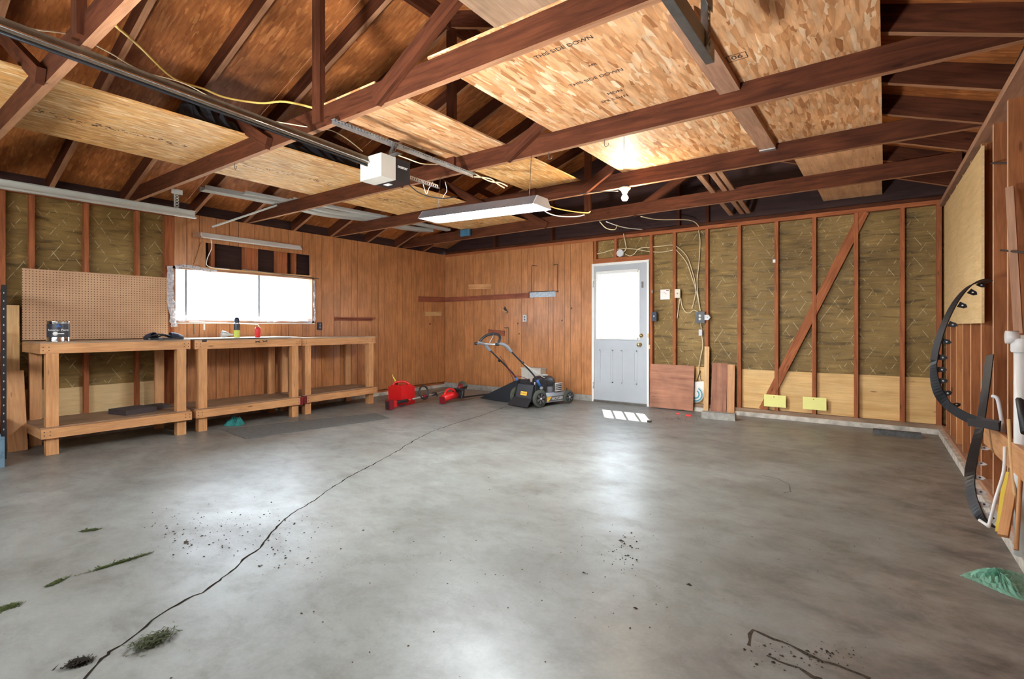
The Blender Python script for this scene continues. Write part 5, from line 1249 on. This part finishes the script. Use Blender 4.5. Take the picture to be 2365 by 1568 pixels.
# white pipe
p = onY(2362, 900, 3.28); xx = p.x
t = empty('pvc_pipe', (xx, 3.30, .0), label='white plastic pipe with a coupling standing at the right frame edge', cat='pipe')
MB().tube([(0, 0, .10), (0, 0, 1.12)], .028, 16).build('pipe', M['pvc'], t)
MB().lathe([(.034, 1.04), (.038, 1.045), (.038, 1.10), (.034, 1.105)], n=20).build('coupling', M['pvc'], t)
MB().tube([(-.01, 0, 1.11), (-.055, 0, 1.11)], .030, 14).build('elbow', M['pvc'], t)
def stick(pq, r, mat, lab, nm, cat, flat=None):
    pts = [onY(*q) for q in pq]
    if flat: mb = MB(); [mb.bar(a, b, flat[0], flat[1], (1, -.5, 0)) for a, b in zip(pts, pts[1:])]
    else: mb = MB().tube(smooth_path(pts, 3) if len(pts) > 2 else pts, r, 8)
    o = mb.build(nm, M[mat], origin=pts[-1]); return tag(o, lab, cat)
stick([(2321, 1032, 3.42), (2318, 1090, 3.36), (2300, 1150, 3.32), (2284, 1213, 3.26), (2280, 1213, 3.26), (2262, 1201, 3.30)], .007, 'white', 'bent silver metal rod with a hooked foot on the floor at right', 'bent_rod', 'metal rod')
stick([(2292, 915, 3.9), (2302, 918, 3.88), (2308, 935, 3.86), (2318, 998, 3.72)], .010, 'lgrey', 'curved pale metal hook above the nailed board at right', 'metal_hook', 'hook')
stick([(2345, 1085, 3.38), (2317, 1238, 3.12)], 0, 'bench', 'orange wood stake leaning against the right wall sill', 'wood_stake', 'stake', (.035, .02))
stick([(2324, 1090, 3.50), (2305, 1228, 3.26)], 0, 'yellowp', 'narrow yellow plastic strip leaning beside the wood stake', 'yellow_strip', 'strip', (.02, .006))
stick([(2330, 968, 3.38), (2337, 1080, 3.32), (2352, 1200, 3.22)], .008, 'pale', 'thin pale dowel standing in front of the right wall, crossing the nailed board', 'dowel', 'dowel')
stick([(2360, 1060, 3.18), (2347, 1270, 2.94)], .008, 'bench', 'thin brown stick leaning at the right frame edge', 'dowel', 'dowel')
stick([(2349, 880, 3.36), (2368, 1000, 3.16)], .016, 'black', 'dark pointed rod at the right frame edge in front of the white pipe', 'dark_rod', 'rod')
stick([(2332, 432, 3.85), (2352, 770, 3.60)], 0, 'edge', 'long pale lath leaning high on the right wall', 'lath', 'lath', (.035, .012))
# wires strung between the right wall studs
for (a, b, lb) in (((2290, 377, 4.40), (2330, 376, 4.0), 'short dark wire strung between two right wall studs near the top'), ((2312, 578, 4.18), (2368, 583, 3.3), 'dark rod sticking out between the right wall studs')):
    o = MB().tube([onY(*a), onY(*b)], .006, 6).build('wire', M['ink']); tag(o, lb, 'wire')
# scraps at the sill
for u, v, s, lb in ((2300, 1206, .03, 'brown wood scrap on the floor at the right wall sill'), (2290, 1200, .02, 'small dark crumb of debris beside the bent rod foot')):
    p = onZ(u, v, 0); o = MB().hexa(V((0,0,.014)), (V((1,.6,0)).normalized(), V((-.6,1,0)).normalized(), V((0,0,1))), s*2, s, .024).build('wood_scrap', M['greyply'], bevel=.006); o.location = p; tag(o, lb, 'scrap')
# green bag
G = [onZ(*q, 0) for q in ((2216, 1331), (2250, 1318), (2290, 1314), (2330, 1320), (2368, 1333), (2372, 1386), (2340, 1382), (2300, 1366), (2255, 1346))]
c = sum(G, V((0,0,0))) / len(G); rnd = random.Random(4); mb = MB(); rings = 8; rows = []
for r in range(rings + 1):
    f = 1 - r/rings; rows.append([c + (p - c)*f + V((0, 0, .004 + .045*math.sin((1-f)*1.5)*rnd.uniform(.3, 1.2))) for i, p in enumerate(smooth_path(G + [G[0]], 5)[:-1])])
for a, b in zip(rows, rows[1:]):
    n = len(a)
    for k in range(n): mb.face([a[k], a[(k+1)%n], b[(k+1)%n], b[k]], None, False)
o = mb.build('plastic_bag', M['bag'], origin=c); tag(o, 'flat pale green plastic bag on the floor at the lower right', 'plastic bag')

# ================================================================== debris on the slab
def clump(cx, cy, L, W, ang, n, mat, nm, lab, seed, h=.012):
    rnd = random.Random(seed); mb = MB(); p0 = onZ(cx, cy, 0); d = V((math.cos(ang), math.sin(ang), 0)); s_ = V((-d.y, d.x, 0))
    for k in range(n):
        a_ = rnd.gauss(0, .38); b_ = rnd.gauss(0, .38); c = d*a_*L + s_*b_*W + V((0, 0, rnd.uniform(.001, h)))
        e = V((rnd.uniform(-1, 1), rnd.uniform(-1, 1), rnd.uniform(-.2, .3))).normalized(); ln = rnd.uniform(.012, .035)
        q = e.cross(V((0,0,1))).normalized()*rnd.uniform(.0015, .004)
        mb.face([c - e*ln/2 - q, c + e*ln/2, c - e*ln/2 + q]); mb.face([c - e*ln/2 + q, c + e*ln/2, c - e*ln/2 - q])
    o = mb.build(nm, mat); o.location = p0; o['kind'] = 'stuff'; return tag(o, lab, 'grass clippings')
def streak(u0, v0, u1, v1, W, n, mat, nm, lab, seed, h=.012):
    p, q = onZ(u0, v0, 0), onZ(u1, v1, 0); d = q - p
    clump((u0+u1)/2, (v0+v1)/2, d.length*.62, W, math.atan2(d.y, d.x), n, mat, nm, lab, seed, h)
streak(308, 1505, 402, 1462, .05, 520, M['grass'], 'grass_clump', 'clump of dried grass clippings on the floor right of the crack, lower left', 1, .02)
streak(152, 1541, 212, 1526, .020, 300, M['dirt'], 'grass_clump', 'small dark clump of clippings at the bottom left corner', 2, .015)
streak(188, 1228, 230, 1222, .02, 160, M['moss'], 'moss_patch', 'small green moss patch on the floor at left', 3, .006)
streak(205, 1322, 352, 1276, .012, 420, M['moss'], 'moss_patch', 'long narrow green moss streak on the floor at left', 4, .006)
streak(108, 1356, 150, 1336, .016, 160, M['moss'], 'moss_patch', 'green moss patch between the long streak and the left edge', 5, .006)
streak(-10, 1412, 50, 1394, .03, 220, M['moss'], 'moss_patch', 'green moss patch at the left frame edge', 6, .006)
def specks(name, cx, cy, rx, ry, n, seed, lab, smin=.002, smax=.008):
    rnd = random.Random(seed); mb = MB()
    for k in range(n):
        u = cx + rnd.gauss(0, .45)*rx; v = cy + rnd.gauss(0, .45)*ry
        if v < 900 or v > 1568: continue
        c = onZ(u, v, .0015); s_ = smin + (smax - smin)*rnd.random()**2.5; m_ = rnd.randint(4, 6); a0 = rnd.uniform(0, 6)
        ring = [c + V((math.cos(a0 + 2*math.pi*i/m_)*s_*rnd.uniform(.5, 1.2), math.sin(a0 + 2*math.pi*i/m_)*s_*rnd.uniform(.5, 1.2), 0)) for i in range(m_)]
        top = c + V((0, 0, s_*.6))
        for i in range(m_): mb.face([ring[i], ring[(i+1)%m_], top])
    o = mb.build(name, M['dirt']); o['kind'] = 'stuff'; return tag(o, lab, 'dirt')
specks('dirt_specks', 450, 1225, 110, 60, 140, 1, 'dark dirt crumbs scattered on the bright floor below the window')
specks('dirt_specks', 640, 1240, 200, 90, 160, 2, 'fine dark specks scattered around the middle of the floor crack')
specks('dirt_specks', 1440, 1275, 60, 50, 60, 3, 'dark debris scattered on the floor in the glare from the door')
specks('dirt_specks', 1200, 1300, 900, 260, 260, 4, 'sparse dark specks across the whole slab', .0015, .005)
specks('dirt_specks', 1560, 966, 90, 12, 130, 5, 'dark litter on the floor before the plywood offcut')
specks('dirt_specks', 1860, 1510, 170, 35, 90, 6, 'gritty dirt along the joints at the bottom right')
for u, v, s, lb in ((430, 1253, .022, 'dark leaf bit left of the crack, largest in the scattered crumbs'), (1348, 1323, .012, 'dark pebble on the floor, centre right'), (1592, 1351, .018, 'dark leaf bit on the floor at right of the glare'), (696, 1417, .010, 'small dark pebble right of the crack'), (1435, 1249, .016, 'dark leaf bit in the glare from the door'), (1468, 1405, .012, 'dark leaf bit below the glare from the door')):
    p = onZ(u, v, 0); rnd = random.Random(int(u)); mb = MB(); n = 9
    ring = [V((math.cos(2*math.pi*k/n)*s*rnd.uniform(.4, 1.2), math.sin(2*math.pi*k/n)*s*.6*rnd.uniform(.4, 1.2), .001)) for k in range(n)]
    for k in range(n): mb.face([ring[k], ring[(k+1) % n], V((0, 0, s*.5))])
    o = mb.build('leaf_bit', M['dirt']); o.location = p; tag(o, lb, 'debris')
